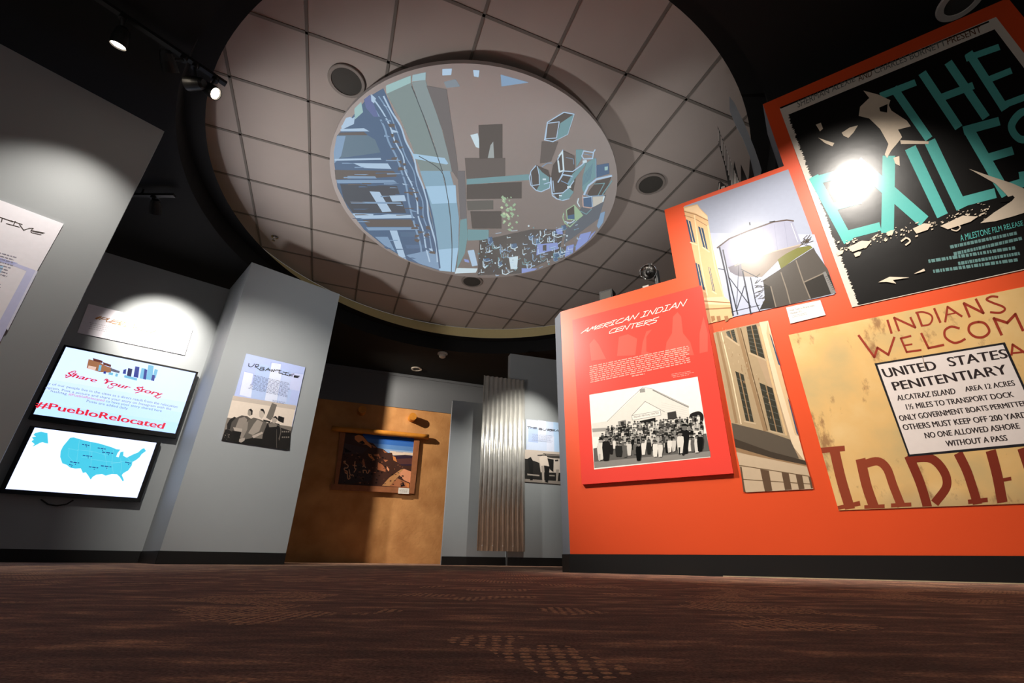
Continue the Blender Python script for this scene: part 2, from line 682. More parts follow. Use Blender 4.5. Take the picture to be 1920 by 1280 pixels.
# ------------------------------------------------------------------ walls
def wall(name, plane, az, thick, m_front, m_side=None, off=0.0):
    b = MB()
    f = [plane.pt(a, z, off) for a, z in az]
    k = [plane.pt(a, z, off - thick) for a, z in az]
    n = len(f)
    b.faces(f, [tuple(range(n))], m_front)
    b.faces(k, [tuple(range(n))[::-1]], m_side or m_front)
    b.faces(f + k, [(i, (i + 1) % n, n + (i + 1) % n, n + i) for i in range(n)], m_side or m_front)
    return struct(b.build(name))


def baseboard(name, plane, a0, a1, off=0.0, h=0.1016):
    b = MB()
    az = [(a0, 0), (a1, 0), (a1, h), (a0, h)]
    b.prism([plane.pt(a, z, off) for a, z in az], [plane.pt(a, z, off + 0.008) for a, z in az], BLACK)
    return struct(b.build(name))


def rect_az(a0, a1, z0, z1):
    return [(a0, z0), (a1, z0), (a1, z1), (a0, z1)]


# near left wall
aL = P_LF.az(308, 247)[0]
wall('wall_left', P_LF, rect_az(aL - 3.0, aL, 0, 3.05), 0.12, GREY)
baseboard('baseboard_left', P_LF, aL - 3.0, aL)
# recess wall
aR = 1.2207
wall('wall_left_recess', P_RC, rect_az(-1.6, aR + 0.75, 0, 3.05), 0.12, GREY)
baseboard('baseboard_recess', P_RC, -1.6, aR + 0.7)
# pier: front and a side running back to the recess
fl, fr = P_PR.pt(0, 0), P_PR.pt(1.0133, 0)
bk = Vector((-3.517, 4.793, 0)) + P_RC.N * 0.002
bk2 = fr - P_PR.N * 0.12
foot = [fl, fr, bk2, P_PR.pt(0.35, 0, -0.62), bk]
b = MB()
b.prism(foot, [p + Vector((0, 0, 3.05)) for p in foot], GREY)
struct(b.build('wall_pier'))
baseboard('baseboard_pier', P_PR, 0, 1.0133)
sd = Plane((bk.x, bk.y), (fl.x, fl.y))
baseboard('baseboard_pier_side', sd, 0, (fl - bk).length)

# back wall: adobe below, grey header above, thin ceiling trim
zh = 0.5 * (P_BK.az(600, 748)[1] + P_BK.az(848, 775)[1])
aB0, aB1 = -1.5, 6.5
wall('wall_back', P_BK, rect_az(aB0, aB1, 0, zh), 0.2, ADOBE)
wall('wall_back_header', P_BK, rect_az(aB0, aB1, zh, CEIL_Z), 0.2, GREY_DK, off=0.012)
b = MB()
b.prism([P_BK.pt(a, z, 0.012) for a, z in rect_az(aB0, aB1, CEIL_Z - 0.05, CEIL_Z)], [P_BK.pt(a, z, 0.03) for a, z in rect_az(aB0, aB1, CEIL_Z - 0.05, CEIL_Z)], GREY_DK)
struct(b.build('trim_3'))

# centre panels
aT = P_CE.az(957, 663)[0]
aC = P_CL.az(849, 750)[0]; zC = P_CL.az(849, 750)[1]
wall('wall_center_tall', P_CE, rect_az(aT, aT + 2.2, 0, 3.05), 0.12, GREY)
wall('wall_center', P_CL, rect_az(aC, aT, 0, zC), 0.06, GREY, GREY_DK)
baseboard('baseboard_center', P_CL, aC, aT)
baseboard('baseboard_center_tall', P_CE, aT, aT + 2.2)

# orange stepped wall
TH = 0.3
s0, s1, s2, s3 = -1.372, -0.477, 0.312, P_OR.az(1893, 0)[0]
ZS = (1.829, 2.44, 3.05)
b = MB()
for (a0, a1, z, ch) in ((s0, s1, ZS[0], True), (s1, s2, ZS[1], False), (s2, s3, ZS[2], False)):
    ft = [(a0, 0), (a1, 0), (a1, -TH), (a0, -TH)]
    if ch:
        ft = [(a0, 0), (a1, 0), (a1, -TH), (a0 - 0.09, -TH), (a0 - 0.09, -0.078)]
    bot = [P_OR.pt(a, 0, d) for a, d in ft]; top = [P_OR.pt(a, z, d) for a, d in ft]
    n = len(bot)
    b.faces(bot + top, [(0, 1, n + 1, n)], ORANGE)
    b.faces(bot + top, [tuple(range(n))[::-1], tuple(range(n, 2 * n))] + [(i, (i + 1) % n, n + (i + 1) % n, n + i) for i in range(1, n)], GREY_DK)
struct(b.build('wall_right'))
baseboard('baseboard_right', P_OR, s0 - 0.004, s3)
chp = Plane(tuple(P_OR.pt(s0, 0, 0))[:2], tuple(P_OR.pt(s0 - 0.09, 0, -0.078))[:2])
b = MB()
q0, q1 = P_OR.pt(s0, 0, 0.008), P_OR.pt(s0 - 0.095, 0, -0.075)
b.prism([q0, q1, P_OR.pt(s0 - 0.09, 0, -0.078), P_OR.pt(s0, 0, 0)], [p + Vector((0, 0, 0.1016)) for p in (q0, q1, P_OR.pt(s0 - 0.09, 0, -0.078), P_OR.pt(s0, 0, 0))], BLACK)
struct(b.build('baseboard_right_end'))
b = MB()
b.prism([P_OR.pt(a, z, 0.008) for a, z in rect_az(-0.5, s3, 0.0, 0.004)], [P_OR.pt(a, z, 0.013) for a, z in rect_az(-0.5, s3, 0.0, 0.004)], mat('pale_floor_strip', (176, 160, 130), rough=0.5))
struct(b.build('trim_4'))
# grey wall beyond the far right end
P_FR = P_OR.shifted(-0.9)
wall('wall_right_beyond', P_FR, rect_az(1.0, 4.5, 0, CEIL_Z), 0.1, GREY)


# ------------------------------------------------------------------ shared print helpers
def poster_base(plane, px, name, label, cat, off=0.0, az=None, group=None):
    c = az or [plane.az(*q) for q in px]
    a = (c[2][0] + c[3][0]) / 2; z = min(c[2][1], c[3][1])
    return empty(name, plane.pt(a, z, off), label, cat, group)


def rectq(plane, px):
    c = [plane.az(*q) for q in px]
    a0 = (c[0][0] + c[3][0]) / 2; a1 = (c[1][0] + c[2][0]) / 2
    z1 = (c[0][1] + c[1][1]) / 2; z0 = (c[2][1] + c[3][1]) / 2
    return [(a0, z1), (a1, z1), (a1, z0), (a0, z0)]


# ================================================================== ORANGE WALL
PR = P_OR
WHITE_INK = P((240, 236, 228)); PAPER = P((228, 226, 222), 0.35)
K_exA = K(1400, 0, 3.2); K_exB = K(1500, 320, 4.267)
K_pen = K(1460, 540, 2.909); K_penT = K(1640, 540, 6.857)
K_aic = K(1040, 480, 2.908); K_aict = K(1080, 540, 7.11); K_grp = K(1090, 700, 6.4)
K_wat = K(1340, 330, 4.742); K_fac = K(1320, 560, 3.367); K_w0 = K(1220, 280, 3.766)

# ------------------------------------------------------------------ film poster
GLOSS = dict(rough=0.22)
INKBLK = mat('glossy_black_ink', (24, 22, 21), rough=0.27, noise=0.1, bump=0.12, bscale=9); INKCREAM = P((226, 208, 186), 0.22); TEAL = P((96, 188, 180), 0.22); GREYTXT = P((112, 112, 106), 0.22)
BROWNTXT = P((96, 58, 36), 0.22)
c_ex = rectq(PR, [(1457, 205), (1868, 34), (1990, 485), (1604, 575)])
a1x = PR.az(1868, 34)[0]
c_ex = [(c_ex[0][0], c_ex[0][1]), (a1x, c_ex[0][1]), (a1x, PR.az(1604, 575)[1]), (c_ex[0][0], PR.az(1604, 575)[1])]
fp = poster_base(PR, None, 'film_poster', 'tall black, cream and teal film poster reading THE EXILES, high on the red wall', 'poster', az=c_ex)
fp_b = slab('poster_sheet', PR, None, 0.0005, 0.004, P((214, 204, 192), 0.25), fp, az=c_ex)
ar = Art(PR, 0.0042)
ax0 = PR.az(1481, 230)[0] + 0.004; ax1 = a1x - 0.035; az0 = c_ex[3][1] + 0.004; az1 = PR.az(1475, 217)[1]
rg = random.Random(5)
pts = [(ax1, az0), (ax1, az1)]
# ragged left edge of the black field
pl = []
zz = az1
while zz > az0:
    pl.append((ax0 + rg.uniform(-0.007, 0.007), zz)); zz -= 0.005
pts += pl + [(ax0, az0)]
ar.A(pts, INKBLK)
ar.line([(1464, 203), (1853, 42)], 3.0, INKBLK)
ar.build('black_field', fp)
ar = Art(PR, 0.0049)
T = lambda pts, w: ar.line(K_exA(pts), w / 3.2, TEAL)
T([(815, 575), (1000, 503)], 40); T([(890, 545), (1083, 822)], 50)
T([(1062, 455), (1262, 755)], 52); T([(1218, 392), (1425, 695)], 52); T([(1160, 592), (1345, 522)], 44)
T([(1340, 335), (1540, 645)], 52); T([(1325, 352), (1502, 290)], 38); T([(1430, 490), (1575, 432)], 38); T([(1525, 640), (1690, 578)], 40)
# EXILES
X = lambda pts, w=52: ar.line(K_exB(pts), w * 1.333 / 3.2 * 3.2 / 4.267 * 1.0, TEAL)
X([(122, 75), (375, 545)], 62); X([(115, 85), (385, 10)], 50); X([(255, 295), (465, 240)], 48); X([(350, 525), (620, 455)], 52)
X([(480, -40), (965, 385)], 78); X([(710, -80), (700, 465)], 76)
X([(895, -150), (1125, 335)], 70); X([(1050, -205), (1280, 275)], 70); X([(1260, 262), (1535, 190)], 60)
X([(1360, -300), (1635, 175)], 66); X([(1330, -320), (1570, -385)], 52); X([(1510, -100), (1680, -150)], 50); X([(1615, 150), (1800, 95)], 54)
ar.line(smooth_line([(1945, 210), (1915, 212), (1896, 238), (1912, 262), (1945, 262), (1968, 288), (1950, 322), (1915, 330)], 6), 14, TEAL)
ar.build('title_lettering', fp)['label'] = 'teal capitals THE EXILES'
ar = Art(PR, 0.0049)
ar.text('SHERMAN ALEXIE', [(1494, 190), (1602, 144), (1604, 153), (1496, 203)], GREYTXT)
ar.text('AND', [(1607, 141), (1633, 130), (1636, 143), (1610, 154)], BROWNTXT)
ar.text('CHARLES BURNETT', [(1638, 128), (1771, 75), (1774, 86), (1641, 140)], GREYTXT)
ar.text('PRESENT', [(1774, 73), (1837, 49), (1841, 61), (1777, 85)], BROWNTXT)
ar.build('banner_lettering', fp)['label'] = 'grey and brown banner line along the top'
ar = Art(PR, 0.0049)
ar.text('A MILESTONE FILM RELEASE', K_exB([(1275, 515), (1775, 400), (1785, 440), (1285, 570)]), TEAL)
lo = P((104, 140, 138), 0.22)
for (y0, y1, xa, xb) in ((600, 470, 1180, 1800), (655, 520, 1210, 1800), (710, 590, 1020, 1800), (730, 640, 1250, 1800), (795, 690, 1030, 1800)):
    ar.bars(K_exB([(xa, y0), (xb, y1), (xb + 8, y1 + 34), (xa + 8, y0 + 36)]), 1, lo, dens=0.72, words=26, rnd=rg)
ar.build('billing_lettering', fp)['label'] = 'small grey and teal credits'
ar = Art(PR, 0.0062)
face = [(700, 548), (790, 572), (862, 606), (852, 636), (868, 668), (960, 728), (984, 762), (908, 782), (932, 826), (905, 862), (868, 905), (842, 952), (828, 930), (850, 868), (800, 778), (735, 715), (672, 700), (680, 645), (735, 592)]
ar.P(K_exA(face), INKCREAM)
ar.P(K_exA([(570, 800), (620, 768), (668, 756), (640, 800), (610, 832), (580, 818)]), INKCREAM)
ar.P(K_exA([(430, 830), (480, 848), (526, 862), (515, 882), (470, 862)]), INKCREAM)
ar.P(K_exA([(415, 752), (445, 740), (458, 776), (440, 792)]), INKCREAM)
ar.P(K_exA([(920, 845), (1092, 852), (1090, 868), (925, 868)]), INKCREAM)
ar.P(K_exA([(795, 650), (845, 628), (842, 680), (800, 672)]), INKBLK)
ar.P(K_exA([(880, 950), (915, 940), (918, 1000), (890, 985)]), INKCREAM)
ar.build('cream_profile', fp)['label'] = 'cream patches of a face in profile'
ar = Art(PR, 0.0075)
# low skyline of bright specks and a broad pale road
ar.P(K_exB([(1350, -8), (1490, 40), (1700, 110), (1810, 160), (1830, 330), (1700, 372), (1560, 410), (1440, 425), (1550, 340), (1690, 250), (1640, 190), (1560, 110)]), INKCREAM)
ar.P(K_exB([(1590, 235), (1700, 205), (1715, 222), (1690, 250), (1600, 262)]), INKBLK)
for i in range(150):
    t = rg.random(); x = 290 + t * 1230; y = 640 - t * 330 + rg.gauss(0, 26)
    w = rg.uniform(4, 38) * (1.2 if rg.random() < 0.2 else 0.6); h = rg.uniform(3, 12)
    ar.P(K_exB([(x, y), (x + w, y - w * 0.3 + rg.uniform(-4, 4)), (x + w * 0.9, y + h - w * 0.25), (x + w * 0.1, y + h)]), INKCREAM)
for (x, y, w, h) in ((380, 620, 190, 36), (900, 470, 150, 40), (690, 500, 60, 30), (1120, 450, 300, 26), (290, 660, 60, 24), (430, 670, 60, 26)):
    ar.P(K_exB([(x, y), (x + w * 0.6, y - w * 0.28), (x + w, y - w * 0.25), (x + w * 0.8, y + h - w * 0.2), (x + w * 0.2, y + h)]), INKCREAM)
ar.P(K_exB([(625, 898), (715, 855), (875, 860), (800, 872), (740, 880), (768, 908), (690, 895)]), INKCREAM)
ar.P(K_exB([(910, 830), (990, 790), (1000, 808), (930, 828)]), INKCREAM)
ar.line(smooth_line(K_exB([(1205, 465), (1245, 440), (1280, 460), (1250, 488), (1210, 478)]), 4), 2.2, INKCREAM)
ar.line(smooth_line(K_exB([(810, 570), (850, 545), (880, 570), (845, 600)]), 4), 3, INKCREAM)
ar.build('cream_street', fp)['label'] = 'cream specks and road of a street scene'

# ------------------------------------------------------------------ water tower photograph
c_w = [(1283, 387), (1478, 318), (1565, 552), (1333, 604)]
wt = poster_base(PR, c_w, 'photograph', 'square colour photograph of a round water tower beside a beige building, on the red wall', 'photograph', group='prints on the red wall')
wt_b = slab('photo_sheet', PR, c_w, 0.0005, 0.004, P((158, 164, 182), 0.3), wt)
ar = Art(PR, 0.0042)
sky2 = P((176, 182, 202), 0.3)
ar.P([(1330, 437), (1527, 440), (1565, 552), (1345, 601)], sky2)
BEI = P((214, 176, 132), 0.3); BEID = P((158, 118, 84), 0.3); BEIL = P((232, 200, 160), 0.3); DKB = P((40, 38, 38), 0.3); GLB = P((62, 80, 100), 0.3)
W = K_w0
ar.P(W([(232, 410), (330, 388), (352, 420), (402, 470), (405, 500), (440, 700), (520, 1040), (570, 1090), (580, 1190), (410, 1232)]), BEI)
ar.P(W([(240, 418), (330, 395), (350, 425), (402, 478), (404, 498), (310, 450), (240, 432)]), BEIL)
ar.line(W([(238, 440), (320, 462), (404, 505)]), 1.6, BEID)
ar.line(W([(240, 468), (310, 490), (405, 545)]), 1.2, BEID)
for q in ([(250, 495), (282, 510), (318, 660), (285, 655)], [(335, 545), (372, 560), (405, 710), (372, 690)], [(315, 800), (345, 815), (385, 995), (350, 985)], [(408, 832), (420, 836), (455, 1005), (440, 1000)]):
    ar.P(W(q), GLB)
    ar.line(W([((q[0][0] + q[1][0]) / 2, (q[0][1] + q[1][1]) / 2), ((q[2][0] + q[3][0]) / 2, (q[2][1] + q[3][1]) / 2)]), 1.0, BEIL)
    ar.line(W([(q[3][0] - 4, q[3][1] + 4), (q[2][0] + 10, q[2][1] + 16)]), 2.2, BEIL)
ar.line(W([(310, 470), (352, 780), (400, 1030)]), 2.4, BEIL)
ar.line(W([(405, 540), (455, 830), (520, 1050)]), 2.4, BEIL)
ar.P(W([(372, 1050), (520, 1040), (566, 1078), (572, 1100), (385, 1095)]), BEIL)
ar.line(W([(375, 1072), (565, 1085)]), 2.0, BEID)
ar.line(W([(388, 1130), (575, 1120)]), 2.6, BEID)
for x in (425, 465, 520):
    ar.P(W([(x, 1180), (x + 26, 1176), (x + 32, 1205), (x + 8, 1222)]), BEID)
V = K_wat
TANK = P((150, 152, 172), 0.3); TANKD = P((112, 108, 118), 0.3); TANKB = P((176, 160, 144), 0.3); CONC = P((84, 79, 74), 0.3); CONCD = P((56, 53, 50), 0.3); GRASS = P((112, 112, 56), 0.3)
ar.P(V([(30, 640), (130, 560), (300, 490), (520, 410), (690, 398), (700, 420), (775, 612), (560, 660), (350, 720), (120, 815)]), TANK)
ar.P(V([(120, 815), (350, 725), (560, 665), (775, 612), (730, 665), (560, 760), (420, 900), (220, 895), (140, 855)]), P((140, 128, 118), 0.3))
ar.P(V([(120, 815), (235, 770), (250, 895), (190, 885), (140, 855)]), TANKD)
ar.line(V([(25, 640), (130, 560), (300, 490), (520, 412), (640, 394), (700, 402)]), 2.6, P((84, 70, 66), 0.3))
ar.line(V([(180, 800), (350, 728), (560, 664), (775, 610)]), 1.8, TANKB)
for x in (230, 330, 430, 530, 620):
    ar.line(V([(x, 520 - (x - 230) * 0.28), (x + 30, 760 - (x - 230) * 0.33)]), 0.8, P((136, 138, 158), 0.3))
ar.P(V([(560, 745), (640, 690), (740, 640), (850, 620), (870, 640), (720, 735), (590, 830)]), GRASS)
ar.P(V([(585, 830), (730, 735), (880, 640), (900, 680), (1005, 830), (1078, 1042), (560, 1168), (450, 1172), (440, 1000), (430, 930)]), CONC)
ar.P(V([(800, 950), (960, 870), (1020, 880), (1078, 1042), (850, 1092)]), CONCD)
ar.P(V([(440, 960), (505, 990), (550, 1170), (400, 1190), (445, 1100)]), CONCD)
for pts in ([(725, 755), (790, 945), (850, 1090)], [(590, 860), (640, 1010), (672, 1135)], [(500, 985), (545, 1165)], [(790, 948), (965, 868)]):
    ar.line(V(pts), 2.2, P((132, 122, 110), 0.3))
ar.P(V([(960, 860), (985, 850), (1080, 1042), (1035, 1050)]), P((128, 126, 124), 0.3))
for k in range(8):
    ar.line(V([(985 + k * 9, 900 + k * 16), (1020 + k * 7, 885 + k * 17)]), 0.7, DKB)
for pts, w in (([(45, 640), (105, 900), (165, 1240)], 3.0), ([(75, 660), (125, 900), (205, 1230)], 2.4), ([(250, 850), (300, 1100), (322, 1225)], 2.8), ([(320, 905), (365, 1120), (400, 1200)], 2.0), ([(215, 800), (205, 1000), (195, 1160)], 1.0), ([(130, 905), (320, 1160)], 1.6), ([(265, 980), (200, 1180)], 1.6), ([(235, 830), (385, 905)], 1.4), ([(35, 825), (85, 835)], 1.4)):
    ar.line(V(pts), w, P((58, 60, 68), 0.3))
ar.line(V([(150, 1210), (400, 1150)]), 1.0, DKB)
rg = random.Random(11)
for i in range(22):
    x, y = 350 + rg.random() * 80, 900 + rg.random() * 230
    ar.line(V([(x, y), (x + rg.uniform(20, 60), y + rg.uniform(-35, 10))]), 0.9, P((66, 60, 44), 0.3))
for i in range(16):
    x, y = 760 + rg.random() * 60, 560 + rg.random() * 60
    ar.line(V([(x, y), (x + rg.uniform(30, 70), y + rg.uniform(-60, 10))]), 0.9, P((72, 62, 48), 0.3))
ar.line(V([(680, 425), (740, 590)]), 1.2, P((206, 206, 212), 0.3))
ar.line(V([(312, 418), (315, 436)]), 2.0, DKB)
ar.line(V([(490, 412), (535, 404)]), 1.6, DKB)
ar.build('photo_print', wt)

# caption card
c_l = [(1474, 577), (1538, 563), (1548, 591), (1482, 607)]
cl = poster_base(PR, c_l, 'caption_card', 'small white caption card under the water tower photograph', 'label', group='caption cards')
cl_b = slab('card', PR, c_l, 0.0005, 0.005, PAPER, cl)
ar = Art(PR, 0.0053)
ar.text('Water Tower on Alcatraz Island', [(1480, 581), (1526, 571), (1527, 574.5), (1481, 584.5)], P((90, 86, 84)))
ar.text('Photograph, 2013', [(1482, 586.5), (1502, 582), (1503, 585), (1483, 589.5)], P((90, 86, 84)))
ar.bars([(1484, 592), (1514, 585), (1515, 590), (1485, 597)], 2, P((170, 166, 162)), dens=0.4)
ar.build('card_lettering', cl)

# ------------------------------------------------------------------ facade photograph
c_f = [(1338, 624), (1440, 602), (1523, 916), (1396, 922)]
ff = poster_base(PR, c_f, 'photograph', 'narrow upright photograph of a weathered building corner, below the water tower print', 'photograph', group='prints on the red wall')
ff_b = slab('photo_sheet', PR, c_f, 0.0005, 0.004, P((178, 152, 122), 0.25), ff)
ar = Art(PR, 0.0042)
f_ = K_fac
ST1 = P((190, 168, 136), 0.25); ST2 = P((150, 122, 90), 0.25); ST3 = P((104, 82, 58), 0.25); STL = P((228, 204, 170), 0.25); WIN = P((58, 56, 46), 0.25); WIN2 = P((92, 92, 84), 0.25)
ar.P(f_([(60, 220), (260, 176), (420, 590), (545, 890), (178, 790), (120, 500)]), P((170, 148, 116), 0.25))
ar.P(f_([(350, 150), (405, 140), (480, 430), (600, 880), (640, 1030), (560, 930), (460, 590)]), STL)
ar.P(f_([(400, 145), (412, 200), (490, 470), (600, 870), (575, 860), (470, 500), (395, 220)]), P((214, 180, 140), 0.25))
ar.line(f_([(85, 215), (150, 500), (205, 780)]), 5, ST2)
ar.line(f_([(215, 190), (300, 520), (385, 830)]), 6, ST2)
ar.line(f_([(232, 190), (318, 520), (400, 830)]), 2, ST3)
ar.line(f_([(110, 215), (178, 500), (235, 790)]), 2, STL)
ar.line(f_([(350, 180), (430, 520), (520, 860)]), 4, P((208, 176, 132), 0.25))
wins = ([(268, 178), (330, 164), (385, 380), (295, 340)], [(140, 210), (190, 196), (212, 285), (150, 235)], [(198, 458), (250, 480), (315, 780), (265, 770)], [(350, 530), (432, 565), (500, 850), (420, 830)])
for q in wins:
    ar.P(f_(q), WIN)
    for k in range(1, 7):
        t = k / 7
        a = (q[0][0] * (1 - t) + q[3][0] * t, q[0][1] * (1 - t) + q[3][1] * t); bb = (q[1][0] * (1 - t) + q[2][0] * t, q[1][1] * (1 - t) + q[2][1] * t)
        ar.line(f_([a, bb]), 1.0, WIN2)
    ar.line(f_([((q[0][0] + q[1][0]) / 2, (q[0][1] + q[1][1]) / 2), ((q[2][0] + q[3][0]) / 2, (q[2][1] + q[3][1]) / 2)]), 2.0, ST2)
    ar.line(f_([(q[3][0] - 8, q[3][1] + 4), (q[2][0] + 10, q[2][1] + 10)]), 3.0, ST1)
for q in ([(413, 220), (425, 240), (483, 425), (470, 415)], [(527, 620), (540, 650), (600, 870), (585, 850)]):
    ar.P(f_(q), P((58, 76, 104), 0.25))
ar.P(f_([(175, 785), (400, 840), (545, 890), (600, 1010), (420, 970), (190, 885)]), P((92, 82, 70), 0.25))
ar.P(f_([(190, 882), (420, 965), (640, 1022), (648, 1050), (440, 1010), (200, 940)]), P((66, 56, 46), 0.25))
ar.P(f_([(200, 938), (440, 1008), (648, 1050), (650, 1066), (430, 1030), (205, 962)]), P((150, 120, 88), 0.25))
ar.P(f_([(205, 970), (650, 1060), (690, 1200), (265, 1222)]), P((196, 174, 146), 0.25))
for pts in ([(225, 1052), (660, 1120)], [(245, 1140), (680, 1170)]):
    ar.line(f_(pts), 1.6, ST3)
for q in ([(355, 1075), (410, 1085), (432, 1212), (385, 1216)], [(490, 1095), (535, 1102), (555, 1205), (512, 1208)], [(578, 1108), (620, 1115), (635, 1200), (600, 1204)], [(658, 1120), (672, 1124), (688, 1196), (676, 1198)], [(228, 1058), (238, 1060), (262, 1220), (250, 1220)]):
    ar.P(f_(q), P((96, 74, 56), 0.25))
rg = random.Random(21)
for i in range(46):
    t = rg.random(); x = 90 + t * 330 + rg.uniform(-20, 60); y = 250 + t * 450 + rg.uniform(-80, 60)
    h_ = rg.uniform(5, 22); ar.P(f_([(x, y), (x + rg.uniform(2, 5), y + 2), (x + rg.uniform(3, 6), y + h_), (x + 1, y + h_ * 0.9)]), rg.choice([ST2, ST2, ST1]))
ar.build('photo_print', ff)

# ------------------------------------------------------------------ penitentiary photograph
zt = PR.az(1480, 628)[1]; zb = (PR.az(1571, 958)[1] + PR.az(1920, 942)[1]) / 2
ap0 = (PR.az(1480, 628)[0] + PR.az(1571, 958)[0]) / 2
ap1 = s3 - 0.14
c_p = [(ap0, zt), (ap1, zt), (ap1, zb), (ap0, zb)]
pp = poster_base(PR, None, 'photograph', 'large rusty yellow photograph with INDIANS WELCOME and a prison notice, low on the red wall', 'photograph', az=c_p, group='prints on the red wall')


def _rust(nt, b):
    L = nt.links.new; N = nt.nodes.new
    tc = N('ShaderNodeTexCoord')
    n1 = N('ShaderNodeTexNoise'); n1.inputs['Scale'].default_value = 3.2; n1.inputs['Detail'].default_value = 5
    L(tc.outputs['Object'], n1.inputs['Vector'])
    r1 = N('ShaderNodeValToRGB')
    for e, (p_, c_) in zip(r1.color_ramp.elements, ((0.3, (196, 170, 118)), (0.7, (230, 196, 138)))):
        e.position = p_; e.color = lin(c_)
    e = r1.color_ramp.elements.new(0.5); e.color = lin((222, 180, 116))
    L(n1.outputs['Fac'], r1.inputs['Fac'])
    mp = N('ShaderNodeMapping'); mp.inputs['Scale'].default_value = (1, 1, 0.45)
    L(tc.outputs['Object'], mp.inputs['Vector'])
    n2 = N('ShaderNodeTexNoise'); n2.inputs['Scale'].default_value = 9; n2.inputs['Detail'].default_value = 9; n2.inputs['Roughness'].default_value = 0.7
    L(mp.outputs['Vector'], n2.inputs['Vector'])
    r2 = N('ShaderNodeValToRGB')
    r2.color_ramp.elements[0].position = 0.57; r2.color_ramp.elements[0].color = (0, 0, 0, 1)
    r2.color_ramp.elements[1].position = 0.66; r2.color_ramp.elements[1].color = (0.8, 0.8, 0.8, 1)
    L(n2.outputs['Fac'], r2.inputs['Fac'])
    mx = N('ShaderNodeMix'); mx.data_type = 'RGBA'
    L(r2.outputs['Color'], mx.inputs[0]); L(r1.outputs['Color'], mx.inputs[6]); mx.inputs[7].default_value = lin((138, 96, 62))
    # weathered grey patches in the lower right of the picture
    n3 = N('ShaderNodeTexNoise'); n3.inputs['Scale'].default_value = 2.4
    L(tc.outputs['Object'], n3.inputs['Vector'])
    sp = N('ShaderNodeSeparateXYZ'); L(tc.outputs['Object'], sp.inputs[0])
    a_ = N('ShaderNodeMath'); a_.operation = 'MULTIPLY_ADD'; L(sp.outputs[2], a_.inputs[0]); a_.inputs[1].default_value = -1.5; a_.inputs[2].default_value = 0.42
    b_ = N('ShaderNodeMath'); b_.operation = 'MULTIPLY_ADD'; L(sp.outputs[0], b_.inputs[0]); b_.inputs[1].default_value = 0.55; L(a_.outputs[0], b_.inputs[2])
    c_ = N('ShaderNodeMath'); c_.operation = 'ADD'; L(b_.outputs[0], c_.inputs[0]); L(n3.outputs['Fac'], c_.inputs[1])
    r3 = N('ShaderNodeMapRange'); r3.inputs[1].default_value = 0.68; r3.inputs[2].default_value = 1.05; r3.inputs[4].default_value = 0.75
    L(c_.outputs[0], r3.inputs[0])
    m2 = N('ShaderNodeMix'); m2.data_type = 'RGBA'
    L(r3.outputs[0], m2.inputs[0]); L(mx.outputs[2], m2.inputs[6]); m2.inputs[7].default_value = lin((120, 108, 88))
    L(m2.outputs[2], b.inputs['Base Color'])
    b.inputs['Roughness'].default_value = 0.34
RUST = ramp_mat('rusty_yellow_print', _rust)
pp_b = slab('photo_sheet', PR, None, 0.0005, 0.004, RUST, pp, az=c_p)
RED = P((150, 52, 34), 0.35); RED2 = P((122, 44, 26), 0.35); RED3 = P((142, 62, 38), 0.35)
ar = Art(PR, 0.0042)
B = lambda pts, w=30, sm=0, cl=False, m=RED: ar.line(smooth_line(K_penT(pts), 6, cl) if sm else K_penT(pts), w / 6.857, m, cl)
B([(165, 420), (215, 580)]); B([(310, 550), (250, 385), (520, 510), (460, 385)], 28)
B([(545, 325), (605, 485)], 30); B([(530, 320), (620, 312), (715, 345), (740, 400), (700, 470), (605, 488)], 24, 1)
B([(765, 270), (840, 440)]); B([(905, 435), (935, 245), (1115, 365)], 28); B([(935, 345), (1030, 325)], 18)
B([(1215, 370), (1145, 200), (1395, 325), (1300, 150)], 32); B([(1575, 118), (1500, 112), (1435, 150), (1520, 195), (1640, 240), (1670, 280), (1610, 320), (1490, 315)], 28, 1)
B([(-205, 615), (-5, 890), (35, 770), (175, 860), (250, 640)], 30); B([(460, 620), (335, 650), (410, 825), (590, 800)], 26); B([(385, 740), (475, 725)], 22)
B([(600, 590), (690, 775), (880, 735)], 30); B([(1080, 520), (980, 500), (900, 550), (910, 640), (1010, 705), (1090, 695), (1155, 660)], 30, 1)
B([(1330, 440), (1225, 475), (1210, 560), (1290, 630), (1400, 630), (1470, 560), (1420, 465)], 32, 1, True)
B([(1625, 600), (1530, 395), (1700, 450), (1805, 340), (1900, 545)], 36)
B([(1755, 860), (1770, 730), (1950, 850)], 30); B([(1770, 840), (1900, 825)], 24)
B([(2050, 250), (2120, 480)], 30); B([(2050, 255), (2200, 215)], 28); B([(2080, 360), (2190, 335)], 26); B([(2115, 475), (2260, 440)], 28)
ar.build('red_painted_lettering', pp)['label'] = 'dark red brushed words INDIANS WELCOME'
ar = Art(Clipped(PR, ap0, ap1, zb + 0.002, zt), 0.0042)
G = lambda pts, w, m=RED3, sm=1: ar.line(smooth_line(K_pen(pts), 6) if sm else K_pen(pts), w / 2.909, m)
G([(240, 885), (350, 875)], 30, sm=0); G([(305, 890), (340, 1040), (385, 1190)], 54); G([(320, 1200), (435, 1175)], 26, sm=0)
G([(450, 950), (480, 1080), (520, 1195)], 54); G([(470, 960), (540, 945), (590, 985), (625, 1080), (665, 1180)], 46); G([(475, 1195), (570, 1190)], 22, sm=0); G([(620, 1185), (715, 1180)], 22, sm=0)
G([(715, 930), (770, 1060), (810, 1190)], 50, RED2); G([(720, 930), (830, 930), (900, 1000), (915, 1080), (860, 1160)], 48, RED2)
G([(985, 915), (1030, 1010), (1080, 1165)], 50, RED2); G([(1040, 1165), (1130, 1155)], 24, RED2, 0)
